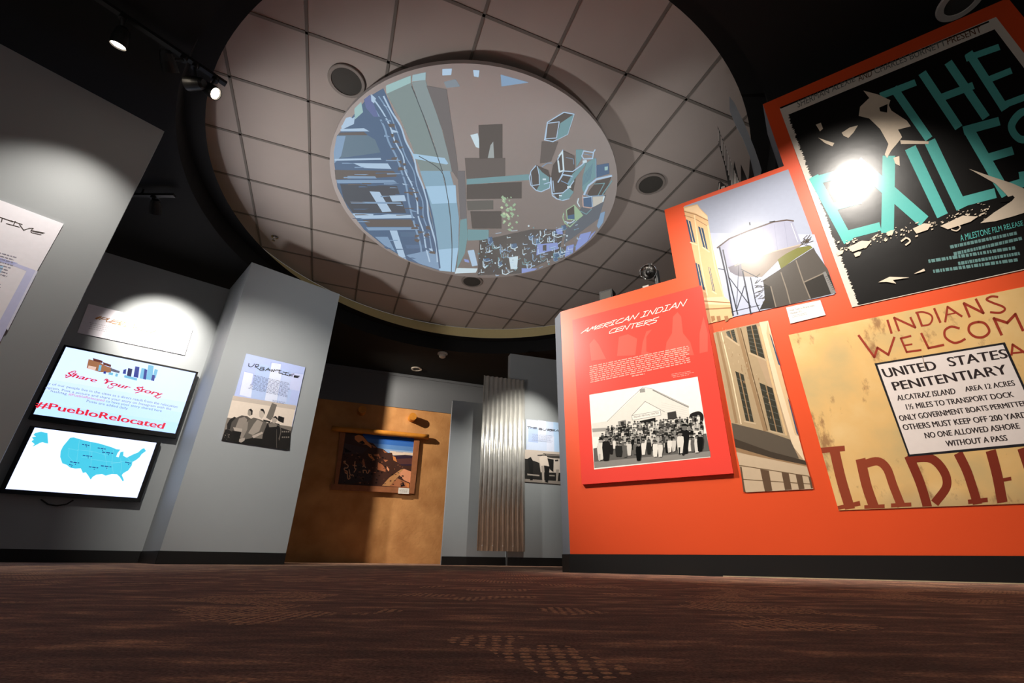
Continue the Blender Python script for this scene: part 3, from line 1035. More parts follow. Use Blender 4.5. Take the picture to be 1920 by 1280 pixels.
G([(1160, 905), (1190, 1020), (1215, 1150)], 56, RED2); G([(1200, 1050), (1260, 1040)], 20, RED2, 0); G([(1330, 890), (1370, 1010), (1410, 1140)], 50, RED2)
ar.build('brown_painted_lettering', pp)['label'] = 'big faded brown painted letters along the bottom'
# the notice board inside the photograph
q4 = K_pen([(522, 412), (1232, 297), (1480, 850), (708, 920)])
ar = Art(PR, 0.0046)
ar.P(q4, P((30, 28, 32), 0.35))
ar.P(K_pen([(538, 420), (1222, 310), (1462, 836), (714, 908)]), P((226, 214, 208), 0.35))
DK = P((44, 34, 34), 0.35)
for body, q in (('UNITED', [(556, 440), (840, 395), (862, 445), (580, 490)]), ('STATES', [(910, 378), (1232, 330), (1246, 382), (930, 430)]),
                ('PENITENTIARY', [(610, 512), (1225, 415), (1250, 468), (630, 560)]),
                ('ALCATRAZ ISLAND', [(640, 585), (955, 545), (964, 578), (648, 615)]), ('AREA 12 ACRES', [(1008, 538), (1276, 502), (1288, 532), (1018, 566)]),
                ('1½ MILES TO TRANSPORT DOCK', [(688, 633), (1268, 564), (1282, 594), (698, 664)]),
                ('ONLY GOVERNMENT BOATS PERMITTED', [(650, 694), (1350, 612), (1364, 640), (662, 726)]),
                ('OTHERS MUST KEEP OFF 200 YARDS', [(670, 744), (1365, 672), (1378, 704), (682, 776)]),
                ('NO ONE ALLOWED ASHORE', [(790, 788), (1302, 734), (1314, 766), (800, 820)]),
                ('WITHOUT A PASS', [(905, 832), (1236, 800), (1246, 832), (914, 864)])):
    ar.text(body, K_pen(q), DK)
    for dx in ((0.6, 1.2, 1.8) if body in ('UNITED', 'STATES', 'PENITENTIARY') else (0.5, 0.9)):
        ar.text(body, [(x + dx, y) for x, y in K_pen(q)], DK)
ar.line(K_pen([(782, 370), (800, 440)]), 1.2, P((120, 92, 60), 0.35))
ar.build('notice_board', pp)['label'] = 'white black-bordered UNITED STATES PENITENTIARY notice in the photograph'

# ------------------------------------------------------------------ American Indian Centers panel
c_a = rectq(PR, [(1073, 600), (1315, 535), (1375, 887), (1091, 908)])
P_A = PR.shifted(0.02)
c_a = [P_A.az(*q) for q in [(1073, 600), (1315, 535), (1375, 887), (1091, 908)]]
ai = poster_base(PR, None, 'text_panel', 'glossy red AMERICAN INDIAN CENTERS panel with a black and white group photograph', 'panel', az=c_a)
PANELRED = mat('red_panel_print', (234, 70, 58), rough=0.28, noise=0.02, nscale=4)
ai_b = slab('panel_board', PR, None, 0.0006, 0.02, PANELRED, ai, az=c_a)
ar = Art(P_A, 0.0003)
FIG = mat('red_panel_print_pale', (238, 90, 76), rough=0.28, noise=0.02, nscale=4)
for fig in ([(640, 420), (645, 330), (670, 305), (690, 330), (700, 420), (740, 470), (760, 540), (600, 540), (610, 470)], [(350, 440), (400, 425), (450, 450), (440, 540), (340, 545)], [(190, 480), (215, 450), (240, 480), (280, 560), (200, 570)],
            [(480, 470), (500, 410), (530, 400), (500, 440), (500, 520), (560, 545), (470, 545)], [(790, 420), (812, 330), (835, 420), (835, 520), (790, 530)]):
    ar.P(K_aic(fig), FIG)
ar.build('background_figures', ai)['label'] = 'faint paler red figures'
ar = Art(P_A, 0.0006)
IV = P((246, 240, 228), 0.3)
ar.pen('AMERICAN INDIAN', K_aict([(100, 545), (1452, 160), (1475, 232), (88, 598)]), 0.0042, IV, slant=0.03, gap=0.1)
ar.pen('CENTERS', K_aict([(455, 545), (1085, 390), (1090, 455), (440, 612)]), 0.0042, IV, slant=0.03, gap=0.1)
ar.build('title_lettering', ai)['label'] = 'white hand lettered title AMERICAN INDIAN CENTERS'
ar = Art(P_A, 0.0006)
ar.bars(K_aict([(175, 1035), (1520, 755), (1545, 990), (185, 1270)]), 9, P((238, 172, 158), 0.3), dens=0.42, ragged=0.03, words=24)
ar.bars(K_aict([(740, 1162), (925, 1128), (930, 1150), (745, 1185)]), 1, P((238, 172, 158), 0.3), words=4)
ar.build('small_text', ai)['label'] = 'small pale paragraph text'
ar = Art(P_A, 0.0006)
ar.bars(K_aict([(1260, 1140), (1590, 1085), (1596, 1150), (1265, 1205)]), 3, P((238, 160, 148), 0.3), dens=0.3, ragged=0.3, words=8)
ar.build('photo_credit', ai)['label'] = 'pale photo credit lines'
# the group photograph
c_g = [(1105, 740), (1308, 706), (1332, 857), (1114, 880)]
cgz = [P_A.az(*q_) for q_ in c_g]
ar = Art(Clipped(P_A, min(q_[0] for q_ in cgz), max(q_[0] for q_ in cgz), min(q_[1] for q_ in cgz), max(q_[1] for q_ in cgz)), 0.0006)
ar.step = 0.000004
gw = K_grp
SEP = lambda v: P(tuple(int(255 * (v / 255) ** 1.3 * k) for k in (1, 0.98, 0.94)), 0.3)
ar.P(c_g, SEP(244))
ar.P(gw([(130, 600), (320, 570), (740, 180), (840, 185), (1285, 385), (1310, 600), (1000, 700), (300, 760), (140, 760)]), SEP(228))
ar.line(gw([(310, 575), (560, 330), (740, 165), (850, 185), (1290, 395)]), 1.0, SEP(176))
ar.line(gw([(860, 200), (1060, 300), (1285, 405)]), 1.8, SEP(150))
for k in range(6):
    ar.line(gw([(960, 350 + k * 26), (1270, 420 + k * 26)]), 0.4, SEP(206))
ar.P(gw([(700, 185), (762, 178), (766, 225), (704, 230)]), SEP(170))
ar.P(gw([(605, 505), (765, 335), (960, 445), (950, 505), (610, 555)]), SEP(236))
ar.line(gw([(610, 500), (765, 335), (1000, 460)]), 0.8, SEP(130))
ar.P(gw([(605, 505), (950, 445), (955, 500), (612, 560)]), SEP(238))
ar.line(gw([(605, 505), (950, 445), (955, 500), (612, 560)]), 0.6, SEP(110), True)
ar.text('INDIAN REVIVAL CENTER', gw([(630, 512), (930, 460), (932, 482), (633, 534)]), SEP(90))
ar.P(gw([(700, 570), (890, 530), (895, 620), (710, 620)]), SEP(52))
ar.P(gw([(1032, 470), (1135, 450), (1150, 545), (1040, 555)]), SEP(84))
ar.P(gw([(440, 575), (535, 555), (545, 680), (455, 690)]), SEP(160))
ar.P(gw([(470, 580), (510, 572), (520, 670), (485, 678)]), SEP(70))
ar.P(gw([(130, 660), (315, 650), (320, 690), (135, 705)]), SEP(176))
ar.P(gw(smooth_line([(1300, 500), (1350, 465), (1420, 455), (1465, 500), (1460, 570), (1400, 600), (1320, 580)], 4, True)), SEP(56))
ar.P(gw([(145, 900), (700, 780), (1500, 720), (1552, 996), (158, 1135)]), SEP(122))
ar.P(gw([(150, 1060), (700, 1010), (1545, 930), (1552, 996), (158, 1135)]), SEP(160))
rg = random.Random(42)


def crowd_person(x, y, h, dark, seated=False):
    w = h * 0.36
    ar.P(gw([(x - w * 0.5, y), (x - w * 0.55, y + h * 0.3), (x - w * 0.35, y + h * 0.95), (x + w * 0.35, y + h * 0.93), (x + w * 0.55, y + h * 0.28), (x + w * 0.5, y - 2), (x + w * 0.2, y - h * 0.04), (x - w * 0.2, y - h * 0.04)]), SEP(dark))
    if rg.random() < 0.5 and not seated:
        ar.P(gw([(x - w * 0.3, y + h * 0.6), (x - w * 0.3, y + h), (x - w * 0.06, y + h), (x, y + h * 0.6)]), SEP(rg.choice((60, 200))))
    r = h * 0.115
    ar.P(gw([(x + r * cos(t), y - r * 1.3 + 1.15 * r * sin(t)) for t in [i * pi / 5 for i in range(10)]]), SEP(rg.uniform(128, 178)))
    ar.P(gw([(x + 1.18 * r * cos(t), y - r * 1.75 + r * 0.9 * sin(t)) for t in [pi + i * pi / 5 for i in range(6)]]), SEP(42))


rows = [(618, 520, 1380, -0.06, 24, 90), (665, 330, 1400, -0.12, 34, 92), (705, 300, 1430, -0.115, 36, 96), (748, 260, 1440, -0.10, 36, 100), (795, 215, 1440, -0.09, 36, 108), (840, 215, 1440, -0.08, 34, 112), (885, 210, 1450, -0.075, 24, 128)]
for y0, xa, xb, sl, n, h in rows:
    for i in range(n):
        x = xa + (xb - xa) * (i + rg.uniform(-0.35, 0.35)) / (n - 1)
        y = y0 + (x - xa) * sl + rg.uniform(-16, 16)
        crowd_person(x, y, h * rg.uniform(0.85, 1.15), rg.choice((40, 48, 60, 92, 120, 150, 190, 216, 230)))
crowd_person(690, 880, 175, 30, True); crowd_person(890, 850, 160, 232, True); crowd_person(950, 860, 150, 226, True); crowd_person(1240, 690, 290, 44); crowd_person(1190, 760, 210, 226)
crowd_person(235, 840, 210, 226); crowd_person(300, 820, 240, 48); crowd_person(1390, 790, 170, 222); crowd_person(1425, 765, 180, 40, True)
ar.build('group_photograph', ai)['label'] = 'black and white photograph of a crowd before a white gabled hall'
# ================================================================== THINGS ON TOP OF THE RED WALL
def wall_top(px, d, z):
    """point over the wall top, d behind the front face, seen at px"""
    p = P_OR.shifted(-d).hit(*px)
    return Vector((p.x, p.y, z))


# flash lamp
fb = wall_top((1222, 530), 0.09, ZS[0])
fl_ = empty('flash_lamp', fb, 'old flash lamp with a round chrome reflector standing on the low red wall', 'lamp')
pr = P_OR.shifted(-0.07).hit(1216, 510)
ax = Vector((-0.42, -0.82, -0.34)).normalized()
b = MB()
prof = [(0.012, 0.0)] + [(0.012 + 0.046 * sqrt(i / 8), 0.004 + 0.036 * i / 8) for i in range(1, 9)]
prof += [(0.061, 0.041), (0.060, 0.037)] + [(0.014 + 0.046 * sqrt(i / 8), 0.0 + 0.035 * i / 8) for i in range(8, 0, -1)] + [(0.012, -0.004)]
b.lathe(pr - ax * 0.02, ax, prof, CHROME, 40)
rf = b.build('reflector', fl_, smooth=True)
b = MB(); b.cyl(pr - ax * 0.022, pr + ax * 0.006, 0.012, BLACK_MET); b.cyl(pr + ax * 0.006, pr + ax * 0.02, 0.008, CHROME)
b.build('bulb_socket', rf)
hb = wall_top((1233, 530), 0.10, ZS[0])
b = MB(); b.cyl(hb, Vector((hb.x, hb.y, pr.z + 0.005)), 0.02, BLACK_MET); b.cyl(Vector((hb.x, hb.y, pr.z)), pr - ax * 0.02, 0.009, BLACK_MET)
b.build('handle', fl_)
tg = wall_top((1212, 545), 0.06, ZS[0])
b = MB(); b.box(tg + Vector((0, 0, 0.024)), P_OR.D * 0.045, P_OR.N * 0.012, Vector((0, 0, 0.048)), mat('pale_metal', (214, 208, 200), rough=0.3, metal=0.6))
b.build('flash_bracket', fl_)
# black box
bb_ = wall_top((1140, 560), 0.14, ZS[0])
b = MB(); zt_ = P_OR.shifted(-0.14).hit(1140, 548).z
hgt = max(0.06, zt_ - ZS[0])
b.box(bb_ + Vector((0, 0, hgt / 2)), P_OR.D * 0.105, P_OR.N * 0.08, Vector((0, 0, hgt)), BLACK_MET)
b.box(bb_ + P_OR.N * 0.041 + Vector((0, 0, hgt / 2)), P_OR.D * 0.085, P_OR.N * 0.004, Vector((0, 0, hgt * 0.8)), DARKGRILLE)
tag(b.build('black_box', origin=bb_), 'small black box on the low end of the red wall, beside the flash lamp', 'box')

# skyline cut-outs standing behind the middle step
K_sky = K(1300, 150, 5.567)


def cutout(name, px, d, m, label, extra=None, group='skyline cut-outs'):
    pl = P_OR.shifted(-d)
    az = [pl.az(*q) for q in px]
    az = [(a, max(z, ZS[1])) for a, z in az]
    base = pl.pt(sum(a for a, z in az) / len(az), ZS[1])
    b = MB()
    f = [pl.pt(a, z, 0.006) for a, z in az]; k = [pl.pt(a, z, -0.006) for a, z in az]
    b.prism(k, f, m)
    e = empty(name, base, label, 'cutout', group)
    b.build('panel', e)
    if extra:
        ar = Art(pl, 0.0065)
        extra(ar)
        ar.build('stripes', e)['label'] = 'pale vertical stripes'
    return e


SKY_GREY = mat('cutout_grey_paint', (158, 163, 168), rough=0.6)
SKY_DK = mat('cutout_dark_paint', (58, 55, 54), rough=0.6)
STRP = P((244, 236, 228), 0.5)
cutout('skyline_cutout', K_sky([(378, 175), (430, 245), (520, 430), (575, 560), (640, 720), (685, 850), (712, 940), (700, 1010), (650, 1060), (625, 960), (590, 800), (520, 620), (440, 470), (380, 320)]), 0.18, SKY_GREY,
       'tall grey pointed tower cut-out rising behind the middle step of the red wall')


def stripes_a(ar):
    for i in range(15):
        x = 260 + i * 15
        y0 = 500 + (x - 255) * 2.55; y1 = min(660 + (x - 265) * 3.4, 1120)
        if i > 10: y0 = max(y0, 940 + (i - 11) * 18)
        ar.P(K_sky([(x, y0), (x + 8, y0 + 18), (x + 9, y1), (x + 1, y1)]), STRP)


cutout('skyline_cutout', K_sky([(255, 485), (420, 930), (428, 850), (480, 1060), (480, 1180), (380, 1180), (330, 900), (268, 680)]), 0.12, SKY_DK,
       'dark tower cut-out with pale vertical stripes behind the middle step of the red wall', stripes_a)
cutout('skyline_cutout', K_sky([(498, 885), (560, 1030), (560, 1160), (500, 1160)]), 0.15, SKY_DK, 'small dark blade-shaped tower cut-out between the striped and the grey towers')
cutout('skyline_cutout', K_sky([(592, 825), (650, 1000), (640, 1120), (575, 1120)]), 0.24, SKY_DK, 'dark slim tower cut-out just in front of the foot of the grey pointed tower')


def stripes_b(ar):
    ar.P(K_sky([(270, 1085), (282, 1072), (274, 1160), (262, 1160)]), STRP)
    ar.P(K_sky([(292, 1120), (330, 1108), (330, 1160), (290, 1160)]), STRP)


cutout('skyline_cutout', K_sky([(265, 1070), (285, 1062), (345, 1112), (345, 1200), (255, 1200)]), 0.16, SKY_DK, 'lowest dark cut-out block with a pale edge, left of the striped tower', stripes_b)

# ================================================================== NEAR LEFT WALL
PL = P_LF
LAV = P((204, 208, 244), 0.4); LAV2 = P((224, 228, 250), 0.4); LAV3 = P((184, 190, 236), 0.4); PALE = P((240, 238, 246), 0.4)
aTR, zTR = PL.az(119, 421)
c_n = [(aTR - 1.0, zTR), (aTR, zTR), (aTR, zTR - 1.45), (aTR - 1.0, zTR - 1.45)]
np_ = poster_base(PL, None, 'text_panel', 'white panel with lavender bands on the near left wall, its title ending in TIVE', 'panel', az=c_n, group='blue text panels')
np__b = slab('panel_board', PL, None, 0.0006, 0.012, PALE, np_, az=c_n)
P_N = PL.shifted(0.012)
ar = Art(P_N, 0.0003)
kn = K(0, 370, 4.129)
ar.P(kn([(0, 465), (275, 565), (60, 1000), (0, 1120), (0, 950), (205, 570), (0, 488)]), LAV)
ar.P(kn([(275, 565), (292, 572), (60, 1030), (50, 1010)]), LAV2)
ar.P(kn([(0, 465), (140, 510), (100, 520), (0, 500)]), LAV3)
ar.P(kn([(0, 520), (30, 530), (0, 590)]), P((176, 214, 246), 0.4))
ar.build('lavender_bands', np_)
ar = Art(P_N, 0.0008)
kp = kn
pen = P((58, 48, 44), 0.4)
for st, w in (([(-40, 140), (90, 185), (95, 190)], 1.6), ([(18, 165), (10, 190)], 2.0), ([(85, 180), (172, 210)], 1.4), ([(118, 185), (105, 215)], 1.8), ([(50, 203), (150, 230)], 1.4),
              ([(150, 208), (183, 254), (225, 240), (258, 240)], 1.5), ([(258, 240), (240, 255), (345, 276)], 1.4), ([(240, 255), (243, 272), (318, 290)], 1.4), ([(250, 262), (335, 280)], 1.1)):
    ar.line(kp(st), w, pen)
ar.build('title_lettering', np_)['label'] = 'thin dark hand lettering ending TIVE'
ar = Art(P_N, 0.0008)
ar.bars(kn([(-120, 385), (150, 460), (60, 625), (-160, 560)]), 8, P((150, 148, 166), 0.4), dens=0.3, words=10)
ar.build('small_text', np_)
ar = Art(P_N, 0.0008)
ar.bars(kn([(-120, 620), (15, 665), (0, 735), (-140, 690)]), 3, P((150, 148, 166), 0.4), dens=0.3, words=6)
ar.build('small_text', np_)

# ================================================================== RECESS WITH SCREENS
PV = P_RC
c_t = [PV.az(*q) for q in [(166, 570), (361, 618), (346, 666), (145, 624)]]
sp_ = poster_base(PV, None, 'title_panel', 'wide white title panel above the two screens, washed out by a spotlight', 'panel', az=c_t)
sp__b = slab('panel_board', PV, None, 0.0006, 0.01, P((226, 222, 232), 0.4), sp_, az=c_t)
kpn = K(0, 360, 4.267)
ar = Art(PV.shifted(0.01), 0.0004)
OB = P((150, 96, 40), 0.4); GB = P((120, 116, 116), 0.4)
ar.pen('#PU', kpn([(775, 990), (905, 1015), (895, 1050), (768, 1015)]), 0.008, OB, slant=0.2)
ar.pen('EBLO RELOC', kpn([(905, 1015), (1265, 1110), (1255, 1145), (895, 1050)]), 0.008, OB, slant=0.2)
ar.pen('ATED', kpn([(1270, 1112), (1440, 1150), (1430, 1180), (1262, 1145)]), 0.008, GB, slant=0.2)
ar.build('title_lettering', sp_)
ar = Art(PV.shifted(0.01), 0.0004)
ar.bars(kpn([(715, 1035), (960, 1085), (950, 1145), (705, 1095)]), 4, P((176, 172, 182), 0.4), dens=0.3)
ar.build('small_text', sp_)
ar = Art(PV.shifted(0.01), 0.0004)
ar.bars(kpn([(1270, 1190), (1480, 1230), (1470, 1270), (1260, 1235)]), 3, P((176, 172, 182), 0.4), dens=0.3)
ar.build('small_text', sp_)

BEZ = mat('black_glossy_bezel', (14, 14, 16), rough=0.25)


def screen(name, label, corners, inner, depth, gap):
    pf = PV.shifted(depth)
    c = [pf.az(*q) for q in corners]
    # true rectangle
    a0 = (c[0][0] + c[3][0]) / 2; a1 = (c[1][0] + c[2][0]) / 2; z1 = (c[0][1] + c[1][1]) / 2; z0 = (c[2][1] + c[3][1]) / 2
    R = [(a0, z1), (a1, z1), (a1, z0), (a0, z0)]
    t = empty(name, PV.pt((a0 + a1) / 2, z0), label, 'screen', 'wall screens')
    slab('housing', PV, None, gap, depth, BEZ, t, az=R)
    slab('wall_bracket', PV, None, 0.0, gap, BLACK_MET, t, az=[(a0 + 0.3, z1 - 0.2), (a1 - 0.3, z1 - 0.2), (a1 - 0.3, z0 + 0.2), (a0 + 0.3, z0 + 0.2)])
    m_ = inner
    I = [(a0 + m_[0], z1 - m_[1]), (a1 - m_[2], z1 - m_[1]), (a1 - m_[2], z0 + m_[3]), (a0 + m_[0], z0 + m_[3])]
    return t, pf, R, I


ktv = K(0, 620, 3.765)
t1, pf1, R1, I1 = screen('wall_screen', 'upper screen showing Share Your Story in red script', ktv([(440, 85), (1408, 300), (1225, 775), (228, 600)]), (0.02, 0.02, 0.02, 0.045), 0.085, 0.03)
ar = Art(pf1, 0.0005)
n_ = 6
for i in range(n_):
    za = I1[0][1] + (I1[2][1] - I1[0][1]) * i / n_; zb_ = I1[0][1] + (I1[2][1] - I1[0][1]) * (i + 1) / n_
    t = i / (n_ - 1)
    ar.A([(I1[0][0], za), (I1[1][0], za), (I1[1][0], zb_), (I1[0][0], zb_)], E_((int(190 - 40 * max(0, t - 0.4)), int(210 - 10 * t), 255), 1.6))
t1_d = ar.build('display', t1)
t1_d['label'] = 'glowing pale blue display'
ar = Art(pf1, 0.0012)
RS = E_((226, 40, 66), 1.0); RS2 = E_((238, 44, 62), 1.0); TB = E_((120, 136, 160), 0.9); PK = E_((232, 110, 150), 0.9)
for body, q in (('Share', [(478, 285), (690, 335), (682, 365), (470, 318)]), ('Your', [(735, 338), (925, 385), (912, 415), (724, 368)]), ('Story', [(965, 388), (1150, 430), (1140, 464), (952, 420)])):
    q = ktv(q)
    ar = Art(pf1, 0.0012)
    for dx in (-0.5, 0, 0.5, 1.0):
        ar.text(body, [(x + dx, y + dx * 0.2) for x, y in q], RS, slant=0.12)
    ar.build('script_word', t1_d)['label'] = 'red script word ' + body
ar = Art(pf1, 0.0016)
# swash on the S and tails, as in a brush script
for sw in ([(500, 290), (535, 285), (520, 305), (490, 322), (465, 330), (470, 312)], [(800, 395), (782, 405), (760, 400), (768, 386)], [(1135, 465), (1115, 475), (1098, 468), (1110, 455)], [(735, 350), (752, 340), (770, 352)], [(985, 405), (1010, 396), (990, 428), (955, 438)]):
    ar.line(smooth_line(ktv(sw), 5), 1.4, RS)
ar.build('script_swashes', t1_d)['label'] = 'red swashes of the script words'
ar = Art(pf1, 0.0012)
ar.text('y of our people live in the cities as a direct result from the relocation', ktv([(345, 362), (1255, 527), (1250, 545), (340, 378)]), TB)
ar.text('ogram. Post a picture and share your story on Instagram with the', ktv([(325, 388), (1212, 543), (1207, 560), (320, 404)]), TB)
ar.text('hashtag', ktv([(362, 414), (475, 435), (470, 452), (357, 430)]), TB)
ar.text('#PuebloRelocated', ktv([(488, 437), (740, 482), (735, 500), (482, 454)]), PK)
ar.text('to have your story shared here', ktv([(752, 486), (1145, 556), (1140, 573), (747, 502)]), TB)
ar.text('Posts are added daily', ktv([(615, 485), (906, 540), (901, 556), (610, 502)]), TB)
ar.build('message_lettering', t1_d)['label'] = 'small grey blue message lines'
ar = Art(pf1, 0.0012)
hq = ktv([(268, 492), (1170, 648), (1150, 692), (250, 536)])
for dx in (-0.9, -0.3, 0.3, 0.9):
    ar.text('#PuebloRelocated', [(x + dx, y + dx * 0.25) for x, y in hq], RS2)
ar.build('hashtag_lettering', t1_d)['label'] = 'bold red #PuebloRelocated'
ar = Art(pf1, 0.0012)
BRN = E_((176, 120, 84), 0.9); BRD = E_((104, 52, 44), 0.9); PNK = E_((240, 206, 190), 1.0); BL1 = E_((40, 62, 160), 0.9); BL2 = E_((124, 196, 232), 1.0); BL3 = E_((26, 34, 96), 0.9); GRY = E_((110, 110, 130), 0.9)
for q, m in (([(625, 200), (700, 220), (740, 245), (790, 262), (782, 296), (700, 290), (612, 262)], BRN), ([(655, 192), (725, 212), (722, 228), (660, 212)], BRD), ([(725, 220), (785, 240), (782, 256), (730, 240)], BRD),
             ([(625, 245), (680, 256), (672, 280), (618, 268)], PNK), ([(700, 240), (718, 244), (710, 285), (692, 282)], BL2), ([(780, 262), (846, 285), (842, 300), (785, 285)], GRY),
             ([(872, 275), (892, 270), (888, 305), (866, 302)], BL1), ([(905, 262), (935, 270), (925, 325), (895, 315)], BL3), ([(955, 250), (985, 256), (975, 332), (942, 325)], BL1), ([(1000, 262), (1032, 268), (1018, 342), (985, 335)], BL2),
             ([(1020, 270), (1040, 275), (1030, 345), (1010, 340)], BL1), ([(1048, 240), (1085, 248), (1075, 350), (1030, 342)], BL2), ([(1092, 270), (1115, 276), (1098, 335), (1078, 330)], BL2), ([(1075, 310), (1095, 315), (1088, 355), (1066, 350)], BL1),
             ([(735, 285), (750, 288), (745, 305), (728, 300)], BL1), ([(770, 292), (800, 298), (795, 315), (765, 308)], BL2), ([(818, 300), (835, 304), (828, 325), (812, 320)], BL2), ([(880, 312), (970, 335), (965, 352), (875, 328)], BL2)):
    ar.P(ktv(q), m)
ar.build('city_picture', t1_d)['label'] = 'little picture of brown and blue buildings'

t2, pf2, R2, I2 = screen('wall_screen', 'lower screen showing a blue map of the United States', ktv([(200, 668), (1140, 785), (985, 1215), (0, 1135)]), (0.035, 0.012, 0.035, 0.035), 0.08, 0.03)
ar = Art(pf2, 0.0005)
ar.A(I2, E_((206, 216, 255), 1.7))
t2_d = ar.build('display', t2)
t2_d['label'] = 'glowing white display'
ar = Art(pf2, 0.0010)
CY = E_((74, 208, 238), 1.0); CYL = E_((128, 226, 246), 1.0); NAV = E_((30, 74, 150), 0.9)
usa = [(495, 755), (520, 752), (600, 775), (700, 795), (790, 822), (820, 835), (850, 838), (830, 862), (820, 888), (838, 892), (850, 856), (872, 852), (870, 882), (895, 895), (940, 872), (975, 858), (1000, 835), (1018, 828), (1030, 848), (1000, 870), (985, 892), (960, 912), (935, 925), (930, 950), (905, 985), (870, 1005), (860, 1018), (875, 1055), (866, 1062), (845, 1030), (825, 1012), (790, 1010), (745, 1022), (720, 1010), (680, 1015), (655, 1030), (640, 1050), (622, 1020), (605, 998), (585, 1003), (570, 970), (530, 972), (495, 965), (470, 945), (440, 935), (425, 890), (428, 850), (445, 815), (470, 785)]
ar.P(ktv(usa), CY)
ar.P(ktv([(250, 720), (290, 712), (335, 722), (340, 795), (318, 792), (300, 785), (280, 792), (250, 808), (228, 818), (245, 800), (222, 780), (238, 768), (225, 752), (255, 745), (235, 735)]), CY)
for pts in ([(560, 770), (550, 860), (540, 930)], [(640, 785), (632, 900), (575, 890)], [(545, 840), (650, 850), (760, 880)], [(650, 850), (640, 960)], [(735, 800), (740, 870), (760, 980)], [(640, 905), (770, 925), (850, 930)], [(800, 840), (790, 930), (800, 1005)], [(850, 900), (860, 960), (850, 1005)], [(480, 830), (550, 845)], [(490, 830), (480, 880), (530, 940)], [(780, 940), (880, 920), (930, 925)], [(900, 895), (920, 920)]):
    ar.line(ktv(pts), 0.5, CYL)
for (x, y, w) in ((580, 797, 55), (690, 822, 60), (720, 852, 85), (585, 875, 70), (495, 920, 70), (490, 938, 26), (628, 955, 70), (712, 948, 80), (885, 922, 40)):
    ar.bars(ktv([(x, y), (x + w, y + 9), (x + w - 2, y + 17), (x - 2, y + 8)]), 1, NAV, dens=0.8, words=3)
    ar.P(ktv([(x + w * 0.5, y + 18), (x + w * 0.5 + 6, y + 19), (x + w * 0.5 + 5, y + 25), (x + w * 0.5 - 1, y + 24)]), NAV)
ar.build('map_picture', t2_d)['label'] = 'bright blue map'
b = MB()
cc = [PV.az(*q) for q in ktv([(290, 1190), (340, 1225), (400, 1235), (470, 1225), (520, 1195)])]
for i in range(len(cc) - 1):
    b.cyl(PV.pt(*cc[i], 0.02), PV.pt(*cc[i + 1], 0.02), 0.006, BLACK_MET, n=8)
b.build('cable', t2)

# ================================================================== PIER PRINT
PU_ = P_PR
ku = K(400, 640, 5.82)
c_u = [PU_.az(*q) for q in ku([(358, 135), (1000, 285), (800, 1185), (88, 1075)])]
up = poster_base(PU_, None, 'text_panel', 'pale blue URBAN LIFE panel with a sepia photograph of three seated men', 'panel', az=c_u, group='blue text panels')
up_b = slab('panel_board', PU_, None, 0.0006, 0.012, P((172, 186, 230), 0.4), up, az=c_u)
P_U = PU_.shifted(0.012)
ar = Art(P_U, 0.0003)
B1 = P((170, 190, 230), 0.4); B2 = P((210, 218, 240), 0.4); B3 = P((156, 170, 220), 0.4)
for q, m in (([(480, 240), (900, 335), (820, 690), (400, 610)], B1), ([(640, 225), (745, 245), (650, 660), (560, 640)], B2), ([(700, 345), (745, 355), (690, 670), (640, 660)], B2), ([(750, 350), (850, 370), (790, 680), (700, 665)], P((186, 200, 234), 0.4)), ([(335, 325), (440, 350), (380, 605), (280, 580)], B2), ([(390, 470), (430, 478), (410, 612), (375, 605)], B2), ([(850, 340), (985, 360), (940, 540), (830, 520)], P((190, 198, 234), 0.4))):
    ar.P(ku(q), m)
for pts in ([(625, 225), (745, 245)], [(630, 225), (615, 290)], [(745, 245), (730, 330)], [(335, 325), (440, 350)], [(335, 325), (280, 585)], [(440, 350), (430, 400)], [(820, 330), (985, 355)]):
    ar.line(ku(pts), 1.0, B3)
ar.build('blue_blocks', up)
ar = Art(P_U, 0.0014)
INK = P((30, 28, 34), 0.4)
for st in ([(388, 240), (385, 268), (410, 278), (440, 262), (448, 245)], [(455, 285), (465, 250), (495, 252), (495, 268), (460, 275), (500, 305)], [(505, 310), (520, 280), (555, 285), (550, 298), (518, 298), (556, 308), (545, 318), (508, 314)], [(565, 320), (600, 290), (615, 318)], [(580, 308), (625, 312)],
           [(630, 330), (640, 305), (655, 330), (668, 305)], [(670, 320), (690, 310), (740, 318)], [(720, 310), (715, 345), (755, 350)], [(760, 332), (825, 345)], [(795, 335), (785, 365)], [(750, 358), (815, 370)], [(880, 355), (830, 360), (825, 380)], [(828, 370), (865, 375)], [(940, 378), (885, 372), (880, 388), (925, 395)], [(882, 380), (930, 385)]):
    ar.line(ku(st), 1.25, INK)
ar.build('title_lettering', up)['label'] = 'black hand lettered title URBAN LIFE'
ar = Art(P_U, 0.0014)
ar.bars(ku([(440, 360), (845, 455), (825, 615), (375, 515)]), 12, P((96, 104, 140), 0.4), dens=0.35, ragged=0.1)
ar.build('small_text', up)
ar = Art(P_U, 0.0014)
ar.bars(ku([(645, 635), (795, 660), (790, 690), (640, 662)]), 3, P((110, 118, 150), 0.4), dens=0.35, words=6)
ar.build('small_text', up)
ar = Art(P_U, 0.0008)
S = lambda v: P(tuple(int(255 * (v / 255) ** 1.45 * k) for k in (1, 0.94, 0.88)), 0.4)
ar.P(ku([(215, 590), (905, 700), (800, 1183), (90, 1073)]), S(226))
ar.P(ku([(215, 590), (905, 700), (895, 745), (202, 640)]), S(206))
ar.P(ku([(150, 830), (400, 860), (860, 930), (802, 1183), (90, 1073)]), S(150))
ar.P(ku([(90, 1075), (130, 960), (200, 950), (330, 1040), (700, 1080), (830, 1050), (800, 1183)]), S(46))
ar.P(ku([(640, 670), (695, 690), (650, 830), (625, 860), (575, 830)]), S(140))
ar.P(ku([(710, 810), (775, 830), (765, 890), (735, 880), (700, 860)]), S(52))
